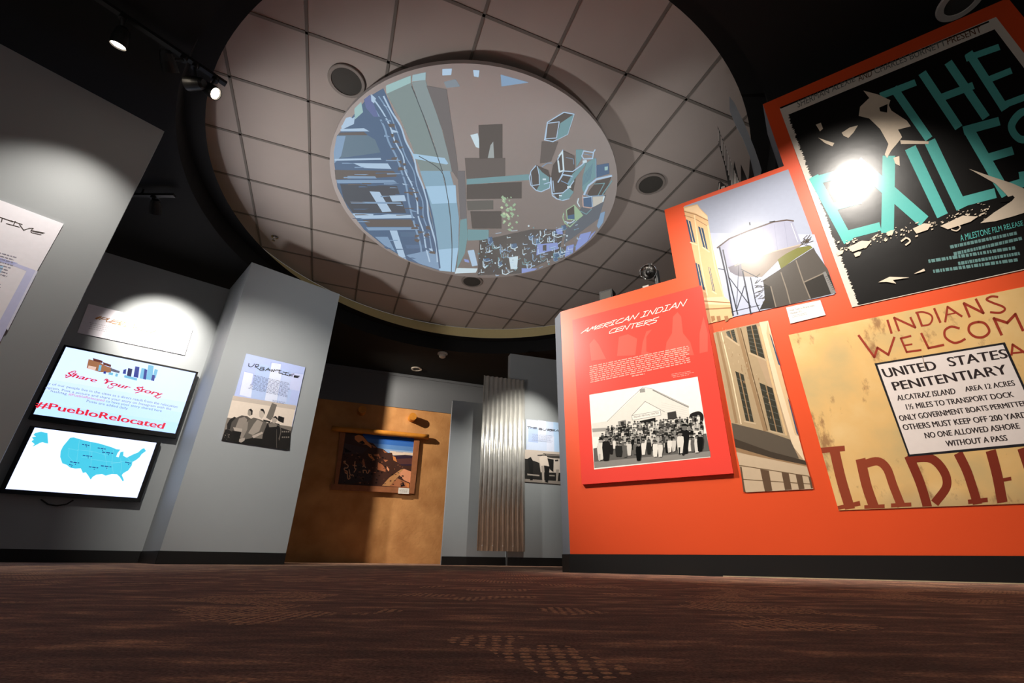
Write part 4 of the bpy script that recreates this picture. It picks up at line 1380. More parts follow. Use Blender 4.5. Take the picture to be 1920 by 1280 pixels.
ar.P(ku([(735, 940), (845, 975), (830, 1180), (700, 1170), (730, 1030)]), S(56))
for i in range(8):
    ar.P(ku([(750 + i % 4 * 22, 975 + i // 4 * 60), (764 + i % 4 * 22, 978 + i // 4 * 60), (760 + i % 4 * 22, 992 + i // 4 * 60), (746 + i % 4 * 22, 990 + i // 4 * 60)]), S(150))
# left man
ar.P(ku([(255, 830), (310, 805), (370, 815), (420, 850), (410, 930), (380, 1010), (340, 1060), (250, 1040), (200, 980), (160, 960), (150, 910), (180, 850)]), S(112))
ar.P(ku([(280, 840), (340, 820), (370, 850), (350, 930), (300, 960), (240, 940)]), S(168))
ar.P(ku([(150, 900), (180, 850), (230, 820), (250, 830), (200, 880), (180, 960), (150, 955)]), S(60))
ar.P(ku([(215, 935), (340, 955), (340, 1000), (240, 1000)]), S(190))
ar.P(ku([(200, 970), (320, 990), (330, 1060), (230, 1040)]), S(40))
ar.P(ku([(380, 745), (410, 735), (425, 760), (418, 800), (395, 815), (372, 795)]), S(176))
ar.P(ku([(385, 742), (412, 733), (430, 755), (426, 800), (412, 805), (412, 765)]), S(44))
# middle man
ar.P(ku([(440, 830), (510, 850), (580, 880), (590, 930), (530, 1010), (430, 1050), (300, 1080), (290, 1040), (330, 930), (380, 860)]), S(128))
ar.P(ku([(480, 850), (540, 880), (500, 980), (430, 1020), (380, 1000), (440, 900)]), S(178))
ar.P(ku([(330, 900), (380, 870), (370, 960), (320, 1060), (290, 1050)]), S(166))
ar.P(ku([(500, 760), (530, 735), (555, 760), (550, 815), (525, 845), (502, 820)]), S(204))
ar.P(ku([(515, 735), (545, 735), (562, 770), (556, 800), (545, 765), (515, 752)]), S(40))
ar.P(ku([(545, 850), (625, 870), (615, 888), (545, 868)]), S(64))
ar.P(ku([(420, 1030), (530, 985), (545, 1000), (440, 1055)]), S(196))
ar.P(ku([(285, 1060), (345, 1050), (340, 1080), (300, 1105), (278, 1090)]), S(186))
# right man
ar.P(ku([(590, 890), (640, 880), (720, 900), (740, 960), (720, 1050), (690, 1165), (520, 1140), (540, 1010)]), S(50))
ar.P(ku([(600, 895), (650, 885), (700, 905), (690, 930), (610, 935)]), S(150))
ar.P(ku([(640, 830), (670, 815), (695, 835), (690, 875), (665, 895), (640, 880)]), S(190))
ar.P(ku([(645, 828), (680, 812), (702, 835), (698, 855), (680, 835)]), S(40))
ar.line(smooth_line(ku([(690, 905), (728, 930), (735, 990), (715, 1060)]), 5), 1.6, S(130))
ar.line(ku([(690, 960), (690, 1160)]), 1.2, S(110))
rg = random.Random(9)
for i in range(26):
    x, y = 110 + rg.random() * 60, 1000 + rg.random() * 70
    ar.P(ku([(x, y), (x + rg.uniform(4, 16), y + 4), (x + 8, y + rg.uniform(6, 16))]), S(rg.choice((60, 170))))
ar.build('photograph', up)['label'] = 'sepia photograph of three seated men'

# ================================================================== BACK WALL
kf = K(610, 780, 8.0)
pbk = P_BK
cfr = [pbk.az(*q) for q in kf([(225, 235), (1410, 355), (1330, 1165), (75, 1100)])]
fr_ = poster_base(pbk, None, 'framed_photograph', 'rough wood framed landscape photograph of dark rocks under blue sky on the adobe wall', 'picture', az=cfr)
bbd = slab('backing_board', pbk, None, 0.0, 0.02, BLACK, fr_, az=[pbk.az(*q) for q in kf([(240, 245), (1400, 350), (1325, 1160), (120, 1095)])])
p2 = pbk.shifted(0.02)
slab('frame_board', p2, kf([(222, 228), (305, 238), (178, 1095), (130, 1095)]), 0.0, 0.03, WOOD_BD, fr_)
slab('frame_board', p2, kf([(1332, 345), (1412, 352), (1332, 1165), (1255, 1165)]), 0.0, 0.03, WOOD_BD, fr_)
slab('frame_board', p2, kf([(80, 1018), (1330, 1082), (1328, 1166), (75, 1102)]), 0.0, 0.034, WOOD_BD, fr_)
p3 = pbk.shifted(0.075)
b = MB()
g0, g1 = p3.hit(*kf([(95, 182)])[0]), p3.hit(*kf([(1550, 312)])[0])
nseg = 14
vs, fs = [], []
dd = (g1 - g0); u_ = dd.normalized(); aa = u_.orthogonal().normalized(); bb2 = u_.cross(aa)
rg = random.Random(4)
for i in range(nseg + 1):
    r = 0.047 * (1 + rg.uniform(-0.05, 0.05))
    for k in range(16):
        t = 2 * pi * k / 16
        vs.append(g0 + dd * (i / nseg) + (aa * cos(t) + bb2 * sin(t)) * r * (1 + 0.03 * sin(3 * t + i)))
for i in range(nseg):
    for k in range(16):
        fs.append((i * 16 + k, i * 16 + (k + 1) % 16, (i + 1) * 16 + (k + 1) % 16, (i + 1) * 16 + k))
fs += [tuple(range(16))[::-1], tuple(range(nseg * 16, nseg * 16 + 16))]
obj('top_log', vs, fs, LOG, fr_, smooth=True)['label'] = 'honey coloured peeled log along the top'
ar = Art(p2, 0.004)
q = lambda pts: kf(pts)
ar.P(q([(300, 245), (1332, 348), (1258, 1078), (180, 1022)]), P((62, 44, 40), 0.3))
skyc = [(36, 84, 176), (58, 108, 190), (92, 136, 200), (140, 170, 212), (196, 206, 220)]
for i, c in enumerate(skyc):
    y0, y1 = 262 + i * 66, 262 + (i + 1) * 66 + 4
    ar.P(q([(560, y0), (1330, y0 + 70), (1322, min(y1 + 70, 585)), (560, y1)]), P(c, 0.3))
ar.P(q([(960, 520), (1318, 552), (1312, 585), (1000, 585)]), P((222, 204, 190), 0.3))
ar.line(q([(1060, 538), (1165, 546)]), 0.8, P((150, 150, 180), 0.3))
ar.P(q([(1010, 590), (1200, 580), (1315, 592), (1300, 742), (1120, 745), (1060, 700)]), P((52, 40, 58), 0.3))
ar.P(q([(1060, 640), (1310, 630), (1300, 720), (1080, 720)]), P((88, 56, 56), 0.3))
ROCK = [(300, 245), (560, 282), (640, 385), (720, 410), (780, 475), (860, 490), (940, 550), (1000, 548), (1015, 600), (1075, 690), (1150, 740), (1290, 750), (1258, 1078), (180, 1022)]
ar.P(q(ROCK), P((70, 46, 40), 0.3))
LT = P((206, 132, 78), 0.3); LT2 = P((168, 104, 74), 0.3); DKR = P((36, 27, 28), 0.3); PUR = P((72, 56, 58), 0.3); PINK = P((218, 150, 116), 0.3)
for pts, m in (([(440, 300), (500, 278), (560, 300), (640, 390), (695, 440), (690, 480), (620, 430), (560, 420), (490, 390), (440, 345)], LT), ([(500, 390), (560, 365), (600, 410), (560, 420)], DKR), ([(700, 430), (770, 470), (720, 470)], LT2), ([(860, 510), (930, 545), (890, 550)], LT2),
               ([(270, 400), (400, 430), (640, 480), (560, 560), (260, 570)], PUR), ([(280, 470), (400, 540), (300, 545)], DKR), ([(640, 560), (690, 575), (745, 660), (720, 665), (650, 600)], LT), ([(720, 575), (800, 565), (815, 605), (740, 600)], LT2), ([(790, 690), (860, 730), (905, 800), (900, 835), (780, 800)], LT2),
               ([(1010, 600), (1050, 610), (1075, 690), (1020, 660)], LT), ([(870, 650), (940, 660), (900, 690)], LT2), ([(240, 760), (560, 700), (700, 850), (690, 960), (400, 1010), (200, 1000)], P((60, 50, 52), 0.3)),
               ([(850, 1040), (960, 920), (1130, 800), (1180, 790), (1100, 900), (960, 1050)], P((186, 136, 92), 0.3)), ([(1100, 870), (1180, 790), (1285, 830), (1270, 1000), (1180, 960)], PINK), ([(960, 1050), (1080, 930), (1260, 1010), (1255, 1072)], P((170, 110, 78), 0.3)), ([(1130, 1010), (1170, 985), (1195, 1050), (1130, 1060)], DKR), ([(1200, 1000), (1260, 1010), (1250, 1075), (1220, 1060)], LT),
               ([(920, 745), (960, 800), (950, 830), (920, 790)], PINK), ([(550, 640), (575, 640), (600, 740), (560, 740)], LT2)):
    ar.P(q(pts), m)
rg = random.Random(31)
for i in range(130):
    x = 260 + rg.random() * 900; y = 500 + rg.random() * 520
    if y < 470 + (x - 560) * 0.45: continue
    w, h = rg.uniform(6, 38), rg.uniform(6, 30)
    ar.P(q([(x, y), (x + w, y + rg.uniform(-4, 8)), (x + w * 0.8, y + h), (x + rg.uniform(-6, 6), y + h * 0.8)]), rg.choice([DKR, DKR, PUR, LT2, P((104, 68, 54), 0.3)]))
PET = P((196, 146, 112), 0.3)
for st in ([(275, 680), (300, 675), (295, 705), (340, 740), (330, 775), (285, 780), (290, 810), (325, 825), (330, 860), (300, 850)], [(330, 870), (340, 940), (370, 930), (360, 890)], [(355, 800), (375, 880), (410, 880), (420, 900)], [(445, 680), (440, 780), (460, 790), (430, 840)], [(425, 740), (465, 745)], [(560, 760), (580, 745), (605, 770)], [(565, 810), (570, 850)], [(565, 812), (610, 815), (620, 850), (645, 850), (655, 810)]):
    ar.line(smooth_line(q(st), 4), 1.7, PET)
ar.build('landscape_photograph', bbd)['label'] = 'dark rocks with pale carvings under a blue sky'
c_cc = kf([(1100, 1072), (1258, 1084), (1255, 1168), (1090, 1160)])
pcc = pbk.shifted(0.054)
cc_ = poster_base(pcc, c_cc, 'caption_card', 'small white caption card on the lower right of the rough wood frame', 'label', group='caption cards')
cc_b = slab('card', pcc, c_cc, 0.001, 0.005, PAPER, cc_)
ar = Art(pcc, 0.0055)
ar.bars(kf([(1112, 1090), (1240, 1098), (1238, 1150), (1108, 1142)]), 5, P((150, 146, 142)), dens=0.35, words=6)
ar.build('card_lettering', cc_)
# log ends poking out of the adobe
kni = K(540, 620, 2.782)
for px, lab in (((388, 410), 'round log end sticking out of the adobe wall, above the middle of the frame'), ((652, 446), 'round log end sticking out of the adobe wall, above the right of the frame')):
    p = pbk.shifted(0.16).hit(*kni([px])[0])
    b = MB(); b.cyl(p - pbk.N * 0.16, p, 0.068, LOG, n=20)
    tag(b.build('log_end', origin=p - pbk.N * 0.16, smooth=False), lab, 'log', 'log ends')

# ================================================================== CENTRE: corrugated sheet and panel
km = K(820, 640, 2.909)
pm = P_CE.shifted(0.03)
mc = [pm.az(*x) for x in [(906, 705), (985, 713), (983, 1034), (894, 1032)]]
m_a0 = (mc[0][0] + mc[3][0]) / 2; m_a1 = (mc[1][0] + mc[2][0]) / 2
m_z1 = (mc[0][1] + mc[1][1]) / 2; m_z0 = (mc[2][1] + mc[3][1]) / 2
ms = empty('corrugated_sheet', pm.pt((m_a0 + m_a1) / 2, m_z0), 'tall shiny corrugated steel sheet fixed to the grey centre panels', 'metal sheet')
NW, STEPS = 9.5, 12
n = int(NW * STEPS)
vs, fs = [], []
for i in range(n + 1):
    t = i / n
    a = m_a0 + (m_a1 - m_a0) * t
    d = 0.0125 * cos(2 * pi * NW * t)
    for z in (m_z0, m_z1):
        vs.append(pm.pt(a, z, d + 0.013)); vs.append(pm.pt(a, z, d + 0.0105))
for i in range(n):
    p, q_ = 4 * i, 4 * (i + 1)
    fs += [(p, q_, q_ + 2, p + 2), (p + 1, p + 3, q_ + 3, q_ + 1), (p, p + 1, q_ + 1, q_), (p + 2, q_ + 2, q_ + 3, p + 3)]
fs += [(0, 2, 3, 1), (4 * n, 4 * n + 1, 4 * n + 3, 4 * n + 2)]
obj('sheet', vs, fs, GALV, ms, smooth=True)
for zz in (m_z0 + 0.06, (m_z0 + m_z1) / 2, m_z1 - 0.06):
    b = MB()
    rz = rect_az(m_a0 + 0.02, m_a1 - 0.02, zz - 0.02, zz + 0.02)
    b.prism([pm.pt(a, z, -0.001) for a, z in rz], [pm.pt(a, z, -0.029) for a, z in rz], BLACK_MET)
    b.build('mounting_rail', ms)
for k in range(1, 9, 2):
    b = MB(); a = m_a0 + (m_a1 - m_a0) * (k + 0.0) / NW
    b.lathe(pm.pt(a, m_z0 + 0.06, 0.024), pm.N, [(0.0001, 0.005), (0.005, 0.004), (0.007, 0.0), (0.007, -0.003)], GALV, 10)
    b.build('screw', ms)

kb = K(970, 760, 8.0)
pc_ = P_CE
c0 = [pc_.az(*x) for x in kb([(103, 210), (610, 255), (640, 1175), (103, 1140)])]
zb0 = c0[3][1]; zb1 = (c0[0][1] + c0[1][1]) / 2
lb = max(P_CE.az(986, 800)[0], m_a1 + 0.012)
c_b = [(lb, zb1), (lb + 0.62, zb1), (lb + 0.62, zb0), (lb, zb0)]
bp_ = poster_base(pc_, None, 'text_panel', 'pale blue THE BUREAU panel with a sepia photograph, between the steel sheet and red wall', 'panel', az=c_b, group='blue text panels')
bp__b = slab('panel_board', pc_, None, 0.0006, 0.01, P((196, 210, 236), 0.4), bp_, az=c_b)
P_B = pc_.shifted(0.01)
ar = Art(P_B, 0.0006)
for qd, m in (([(310, 220), (430, 235), (430, 530), (310, 510)], B2), ([(540, 250), (640, 260), (650, 700), (550, 690)], P((176, 206, 240), 0.4)), ([(440, 450), (550, 465), (555, 695), (440, 685)], B2), ([(165, 330), (310, 340), (310, 560), (165, 540)], B1)):
    ar.P(kb(qd), m)
ar.build('blue_blocks', bp_)
ar = Art(P_B, 0.0016)
ar.pen('THE', kb([(150, 312), (292, 325), (290, 352), (148, 340)]), 0.007, INK, gap=0.2)
ar.pen('BUREAU', kb([(318, 335), (690, 372), (690, 402), (316, 365)]), 0.007, INK, gap=0.12)
ar.build('title_lettering', bp_)['label'] = 'black hand lettered title THE BUREAU'
ar = Art(P_B, 0.0016)
ar.bars(kb([(215, 420), (540, 450), (540, 560), (215, 535)]), 7, P((140, 146, 176), 0.4), dens=0.3)
ar.build('small_text', bp_)
ar = Art(P_B, 0.0010)
bl = [pc_.pt(*c_b[0])]
ar.P(kb([(60, 655), (900, 720), (900, 1200), (60, 1135)]), S(214))
zz0 = P_B.az(*kb([(103, 1140)])[0])[1]
ar.P(kb([(60, 790), (150, 800), (250, 830), (330, 860), (350, 1000), (640, 1010), (860, 1010), (860, 1170), (60, 1110)]), S(60))
ar.P(kb([(60, 1095), (860, 1150), (860, 1195), (60, 1138)]), S(168))
ar.P(kb([(410, 720), (760, 745), (760, 800), (520, 790), (420, 770)]), S(96))
ar.P(kb([(430, 730), (760, 752), (760, 768), (430, 748)]), S(160))
ar.P(kb([(150, 800), (200, 770), (240, 840), (230, 1120), (190, 1120), (180, 960)]), S(36))
ar.P(kb([(300, 740), (385, 735), (390, 755), (305, 758)]), S(80))
ar.P(kb([(330, 780), (380, 750), (440, 760), (470, 800), (500, 860), (480, 920), (430, 890), (360, 910), (335, 850)]), S(228))
ar.P(kb([(385, 715), (415, 712), (418, 755), (390, 760)]), S(150))
ar.P(kb([(360, 905), (400, 900), (405, 1140), (375, 1150)]), S(190))
ar.P(kb([(400, 900), (490, 915), (470, 1040), (460, 1160), (420, 1150)]), S(40))
ar.P(kb([(450, 790), (545, 810), (540, 1000), (490, 960)]), S(48))
ar.P(kb([(550, 850), (600, 820), (640, 850), (640, 960), (560, 960)]), S(216))
ar.P(kb([(580, 960), (625, 960), (605, 1130), (580, 1140)]), S(180))
ar.P(kb([(560, 815), (610, 810), (615, 835), (570, 840)]), S(70))
ar.P(kb([(150, 1020), (330, 1040), (330, 1060), (150, 1045)]), S(180))
ar.P(kb([(480, 1040), (560, 1045), (560, 1062), (480, 1058)]), S(170))
ar.build('photograph', bp_)['label'] = 'sepia photograph of men in white shirts'

# ================================================================== CEILING FITTINGS
def disc_fit(name, c, r, z, label, cat, group, m_ring, m_in, drop=0.012, ring=0.82):
    e = empty(name, (c[0], c[1], z), label, cat, group)
    p = Vector((c[0], c[1], z))
    b = MB(); b.lathe(p, (0, 0, -1), [(r, 0), (r, drop * 0.6), (r * 0.97, drop), (r * ring, drop), (r * ring, drop * 0.3)], m_ring, 40)
    b.build('trim_ring', e)
    b = MB(); b.lathe(p, (0, 0, -1), [(r * ring, drop * 0.4), (r * 0.4, drop * 0.75), (0.0001, drop * 0.8)], m_in, 40)
    b.build('grille', e)
    return e


SPK = mat('speaker_ring_paint', (140, 132, 126), rough=0.7)
for px, lab in (((650, 152), 'round ceiling speaker nearest the track lights, upper left of the projection disc'), ((1220, 345), 'round ceiling speaker to the right of the projection disc, over the red wall'), ((885, 527), 'round ceiling speaker half hidden behind the far edge of the projection disc')):
    h = HPlane(TZ).hit(*px)
    disc_fit('ceiling_speaker', (h.x, h.y), 0.15, TZ, lab, 'speaker', 'ceiling speakers', SPK, DARKGRILLE)
h = HPlane(TZ).hit(515, 444)
e = empty('sprinkler_head', (h.x, h.y, TZ), 'tiny chrome sprinkler head in the tiled dome near its left edge', 'sprinkler')
b = MB(); b.lathe((h.x, h.y, TZ), (0, 0, -1), [(0.04, 0), (0.04, 0.004), (0.015, 0.012), (0.012, 0.03), (0.0001, 0.03)], CHROME, 20); b.build('escutcheon', e)
b = MB(); b.lathe((h.x, h.y, TZ - 0.03), (0, 0, -1), [(0.004, 0), (0.004, 0.02), (0.02, 0.022), (0.02, 0.026), (0.0001, 0.028)], CHROME, 16); b.build('deflector', e)
for px, lab in (((1800, 2), 'white ringed recessed downlight in the black ceiling above the tall end of the red wall'), ((781, 691), 'white ringed recessed downlight in the black ceiling before the back wall')):
    h = HPlane(CEIL_Z).hit(*px)
    disc_fit('recessed_downlight', (h.x, h.y), 0.12 if px[0] > 1000 else 0.1, CEIL_Z, lab, 'downlight', 'recessed downlights', WHITE_PL, DARKGRILLE, drop=0.014, ring=0.68)
h = HPlane(CEIL_Z).hit(830, 662)
e = empty('smoke_detector', (h.x, h.y, CEIL_Z), 'small white domed smoke detector on the black ceiling, right of the downlight', 'smoke detector')
b = MB(); b.lathe((h.x, h.y, CEIL_Z), (0, 0, -1), [(0.085, 0), (0.085, 0.02), (0.07, 0.035)], WHITE_PL, 28); b.build('base', e)
b = MB(); b.lathe((h.x, h.y, CEIL_Z), (0, 0, -1), [(0.06, 0.03), (0.055, 0.07), (0.035, 0.085), (0.0001, 0.088)], WHITE_PL, 24); b.build('sensor_dome', e)

# ------------------------------------------------------------------ projection disc
PZ = 3.53
pc = Vector((-0.403, 3.70, 0)); prr = 1.478
pd = empty('projection_disc', (pc.x, pc.y, PZ), 'large round white disc under the tiled dome with a street scene projected on it', 'projection screen')
DISCW = mat('disc_white_paint', (200, 194, 192), rough=0.8, noise=0.02)
b = MB()
A_ = circ(pc, prr, PZ, 96); B_ = circ(pc, prr, PZ + 0.045, 96)
b.prism(A_, B_, DISCW)
b.build('disc', pd)
for k in range(3):
    t = 2 * pi * k / 3 + 0.4
    b = MB(); q0 = pc + Vector((cos(t), sin(t), 0)) * 0.9
    b.cyl(q0 + Vector((0, 0, PZ + 0.045)), q0 + Vector((0, 0, TZ)), 0.012, BLACK_MET, n=10)
    b.build('hanger_rod', pd)


class DArt(Art):
    """art on the disc, kept inside its rim"""
    def P(s, px, m):
        o = s.nxt()
        out = []
        for q in px:
            a, b_ = s.p.az(*q)
            d = Vector((a - pc.x, b_ - pc.y))
            if d.length > prr * 0.985:
                d *= prr * 0.985 / d.length
            out.append(s.p.pt(pc.x + d.x, pc.y + d.y, o))
        s.poly(out, m)

    def line(s, px, w, m, closed=False):
        ok = []
        for q in px:
            a, b_ = s.p.az(*q)
            d = Vector((a - pc.x, b_ - pc.y))
            if d.length < prr * 0.975:
                ok.append(q)
        if len(ok) > 1:
            Art.line(s, ok, w, m, closed and len(ok) == len(px))


kd = K(600, 100, 2.909); kd1 = K(600, 100, 5.817); kd2 = K(860, 280, 5.12)
ar = DArt(HPlane(PZ), 0.0005)
ar.step = 0.000008
J = lambda r, g, b_, s=1.0: E_((int(r * 0.92), int(g * 0.92), int(b_ * 0.92)), 1.0)  # projector light put into glowing colours; no projector lamp shines on the disc
BLU = J(142, 170, 200); BLUL = J(186, 212, 238); BLUD = J(96, 118, 146); ARCH = J(140, 156, 156); ARCHL = J(146, 182, 204); ARCHB = J(176, 212, 240); CYN = J(168, 204, 204); CARG = J(128, 164, 170); WHT = J(214, 234, 244); GRN = J(168, 196, 164); VIO = J(150, 166, 222)
SHD = J(114, 107, 104); SHD2 = J(100, 95, 92)
# left: rows of storefronts
ar.P(kd([(78, 600), (90, 450), (180, 340), (260, 240), (345, 190), (420, 360), (500, 560), (570, 740), (620, 960), (655, 1185), (480, 1130), (350, 1050), (240, 960), (150, 840), (95, 730)]), BLUD)
strips = [([(100, 440), (250, 440), (300, 470), (330, 540), (120, 570), (80, 560)], J(112, 134, 150)), ([(90, 450), (140, 450), (115, 560), (78, 600), (75, 540)], BLU), ([(115, 395), (190, 345), (185, 385), (120, 415)], BLUL), ([(110, 412), (240, 408), (270, 425), (115, 425)], BLUL),
          ([(105, 432), (240, 428), (260, 446), (100, 446)], SHD), ([(80, 575), (330, 570), (335, 580), (80, 585)], BLUL), ([(180, 598), (370, 600), (390, 630), (240, 625)], BLUL), ([(80, 635), (400, 640), (430, 672), (85, 688)], SHD), ([(150, 668), (300, 670), (310, 682), (150, 682)], BLU), ([(90, 690), (400, 690), (420, 705), (95, 708)], BLU),
          ([(110, 712), (420, 722), (470, 870), (180, 870), (130, 800)], J(92, 96, 104)), ([(270, 752), (325, 755), (390, 862), (340, 865)], BLUL), ([(378, 775), (460, 772), (470, 805), (395, 808)], BLUL), ([(165, 808), (440, 812), (445, 820), (170, 818)], BLU),
          ([(175, 872), (500, 880), (520, 898), (200, 902)], BLUL), ([(230, 905), (500, 905), (530, 945), (260, 945)], SHD), ([(250, 948), (540, 948), (540, 962), (265, 965)], BLU), ([(380, 965), (420, 965), (470, 1125), (420, 1110)], BLUL), ([(435, 975), (540, 972), (545, 1000), (445, 1000)], J(100, 124, 152)), ([(455, 1008), (560, 1006), (565, 1030), (462, 1030)], BLUD), ([(465, 1045), (570, 1042), (575, 1062), (475, 1064)], J(104, 128, 158)),
          ([(470, 1100), (590, 1075), (640, 1090), (650, 1180), (540, 1145)], BLU), ([(300, 1000), (370, 1000), (410, 1080), (350, 1045)], BLU)]
for pts, m in strips:
    ar.P(kd(pts), m)
# cables and girders running down the diagonal
rg = random.Random(17)
for k, (x0, x1) in enumerate(((250, 560), (285, 590), (320, 615), (350, 640))):
    pts = []
    for i in range(12):
        t = i / 11
        pts.append((x0 + (x1 - x0) * t ** 0.85 + rg.uniform(-9, 9) + 55 * math.sin(t * pi) * 0.6, 235 + t * 900))
    ar.line(kd(smooth_line(pts, 4)), rg.uniform(2.2, 4.5), BLUL if k % 2 else BLU)
for i in range(46):
    t = rg.random(); x = 270 + 300 * t ** 0.85 + rg.uniform(-25, 60); y = 235 + t * 880
    ar.P(kd([(x, y), (x + rg.uniform(8, 34), y + rg.uniform(-4, 10)), (x + rg.uniform(10, 40), y + rg.uniform(8, 26)), (x + rg.uniform(-4, 8), y + rg.uniform(5, 18))]), rg.choice([BLUL, BLU, SHD, SHD, BLUD]))
for i in range(40):
    x = rg.uniform(110, 480); y = rg.uniform(560, 1120)
    ar.P(kd([(x, y), (x + rg.uniform(20, 90), y), (x + rg.uniform(20, 90), y + rg.uniform(3, 7)), (x, y + rg.uniform(3, 7))]), rg.choice([BLU, BLUD, SHD]))
ar.P(kd1([(480, 500), (545, 450), (640, 690), (585, 690), (500, 590)]), J(112, 124, 168, 0.45))
ar.P(kd1([(555, 440), (610, 490), (590, 545), (560, 520)]), BLUL)
ar.P(kd1([(375, 600), (450, 530), (470, 640), (380, 720)]), CYN)
ar.P(kd1([(240, 790), (280, 700), (330, 690), (365, 715), (365, 770)]), BLUL)
# broad overpass bands
ar.P(kd1([(725, 440), (990, 320), (1060, 520), (1130, 700), (1210, 900), (1280, 1100), (1330, 1290), (1100, 1290), (1000, 1000), (880, 720)]), ARCH)
ar.P(kd1([(1000, 315), (1150, 290), (1240, 560), (1330, 830), (1400, 1100), (1440, 1290), (1335, 1290), (1270, 1060), (1190, 820), (1070, 520)]), J(146, 160, 162, 0.5))
ar.P(kd([(545, 640), (665, 640), (690, 760), (710, 900), (718, 1050), (715, 1190), (650, 1182), (640, 1080), (610, 900), (585, 760)]), ARCHL)
ar.P(kd([(668, 640), (708, 640), (740, 760), (758, 900), (755, 1050), (735, 1192), (718, 1190), (722, 1050), (712, 900), (692, 760)]), ARCHL)
ar.P(kd([(500, 545), (680, 570), (700, 600), (690, 605), (520, 575)]), ARCHB)
ar.P(kd([(575, 725), (740, 718), (745, 815), (610, 820)]), ARCHB)
ar.P(kd([(640, 1070), (755, 1060), (735, 1192), (652, 1184)]), ARCHB)
for pts in ([(540, 560), (660, 640), (692, 760), (712, 900), (720, 1050), (716, 1190)], [(500, 180), (560, 330), (640, 560), (668, 640)]):
    ar.line(smooth_line(kd(pts), 5), 1.5, J(92, 100, 106))
ar.line(smooth_line(kd([(575, 740), (615, 900), (640, 1060), (655, 1185)]), 5), 3.0, BLUD)
ar.P(kd([(800, 895), (765, 910), (755, 1080), (745, 1180), (790, 1090), (805, 1000)]), CARG)
ar.P(kd1([(720, 350), (990, 240), (990, 320), (725, 440)]), CYN)
ar.P(kd1([(1010, 235), (1155, 205), (1150, 290), (1005, 305)]), J(166, 196, 204, 0.6))
ar.P(kd1([(1335, 170), (1440, 165), (1430, 235), (1335, 240)]), BLUL)
ar.P(kd1([(1350, 310), (1480, 280), (1530, 360), (1380, 375)]), J(140, 150, 160, 0.45))
ar.P(kd([(985, 115), (1140, 158), (990, 180)]), BLU)
ar.P(kd([(835, 90), (870, 92), (865, 130), (840, 125)]), BLUL)
# middle: dim windows
for pts, m in (([(790, 570), (1010, 570), (1010, 690), (800, 700)], SHD), ([(800, 685), (1140, 658), (1140, 690), (800, 715)], CARG), ([(800, 715), (1100, 700), (1100, 790), (800, 795)], SHD2), ([(800, 805), (945, 800), (945, 850), (805, 855)], J(112, 110, 106)), ([(805, 960), (920, 962), (920, 1015), (805, 1020)], CARG), ([(820, 860), (990, 860), (990, 955), (830, 955)], SHD2), ([(745, 1170), (860, 1172), (850, 1195), (735, 1200)], WHT),
               ([(820, 445), (860, 435), (880, 520), (850, 510)], WHT), ([(865, 390), (995, 385), (995, 570), (870, 575)], SHD2), ([(915, 570), (930, 500), (945, 480), (950, 570)], J(170, 178, 178, 0.5))):
    ar.P(kd(pts), m)
# small leafy tree
for i in range(45):
    t = rg.random(); y = 780 + t * 190; x = 1015 + rg.gauss(0, 6 + 18 * sin(pi * min(1, t * 0.9 + 0.1))) + 20 * t
    r = rg.uniform(4, 11)
    ar.P(kd([(x - r, y), (x, y - r), (x + r, y + 2), (x, y + r)]), rg.choice([GRN, GRN, J(206, 224, 186, 0.6)]))
# darker roadway on the right and fading bands at the top
ar.P(kd([(1210, 480), (1300, 480), (1260, 590), (1200, 600)]), SHD)
ar.P(kd([(870, 1020), (1150, 960), (1330, 960), (1300, 1100), (1100, 1200), (860, 1210)]), J(98, 94, 92))
ar.P(kd([(1440, 820), (1560, 770), (1520, 900), (1330, 1040), (1340, 960)]), J(112, 118, 126))
ar.P(kd([(580, 175), (690, 195), (745, 560), (760, 700), (720, 640), (670, 420)]), J(122, 118, 118))
ar.P(kd([(750, 640), (790, 640), (800, 900), (765, 905)]), J(124, 122, 124))
for i in range(46):
    t = rg.random()
    x = 880 + rg.random() * 470; y = 1000 + rg.random() * 190 - (x - 880) * 0.22 * rg.random()
    w, h = rg.uniform(14, 34), rg.uniform(14, 40)
    ar.P(kd([(x, y), (x + w, y - 4), (x + w + 6, y + h * 0.6), (x + w * 0.6, y + h), (x + 2, y + h * 0.8)]), rg.choice([SHD2, SHD, SHD2, BLUD]))
    ar.line(kd([(x, y), (x + 2, y + h * 0.8), (x + w * 0.6, y + h), (x + w + 6, y + h * 0.6)]), rg.uniform(0.8, 1.8), rg.choice([BLUL, BLU, CARG, WHT]))
    ar.line(kd([(x + w * 0.3, y + 4), (x + w * 0.35, y + h * 0.5)]), rg.uniform(0.6, 1.2), BLU)
# parked cars along the right


def car(pts_body, glass, m, lw=1.6):
    ar.P(kd(pts_body), SHD2)
    ar.line(kd(pts_body), lw, m, True)
    for g in glass:
        ar.P(kd(g), SHD); ar.line(kd(g), lw * 0.8, BLUL, True)


car([(1225, 470), (1240, 375), (1330, 320), (1385, 330), (1350, 440), (1270, 480)], [[(1240, 380), (1305, 372), (1290, 460), (1230, 465)]], BLUL, 2.0)
ar.P(kd([(1310, 380), (1385, 330), (1350, 440), (1290, 470)]), CARG)
k2 = kd2
P2 = lambda pts, m: ar.P(k2(pts), m)
L2 = lambda pts, w=1.6, m=BLUL, c=False: ar.line(k2(pts), w, m, c)
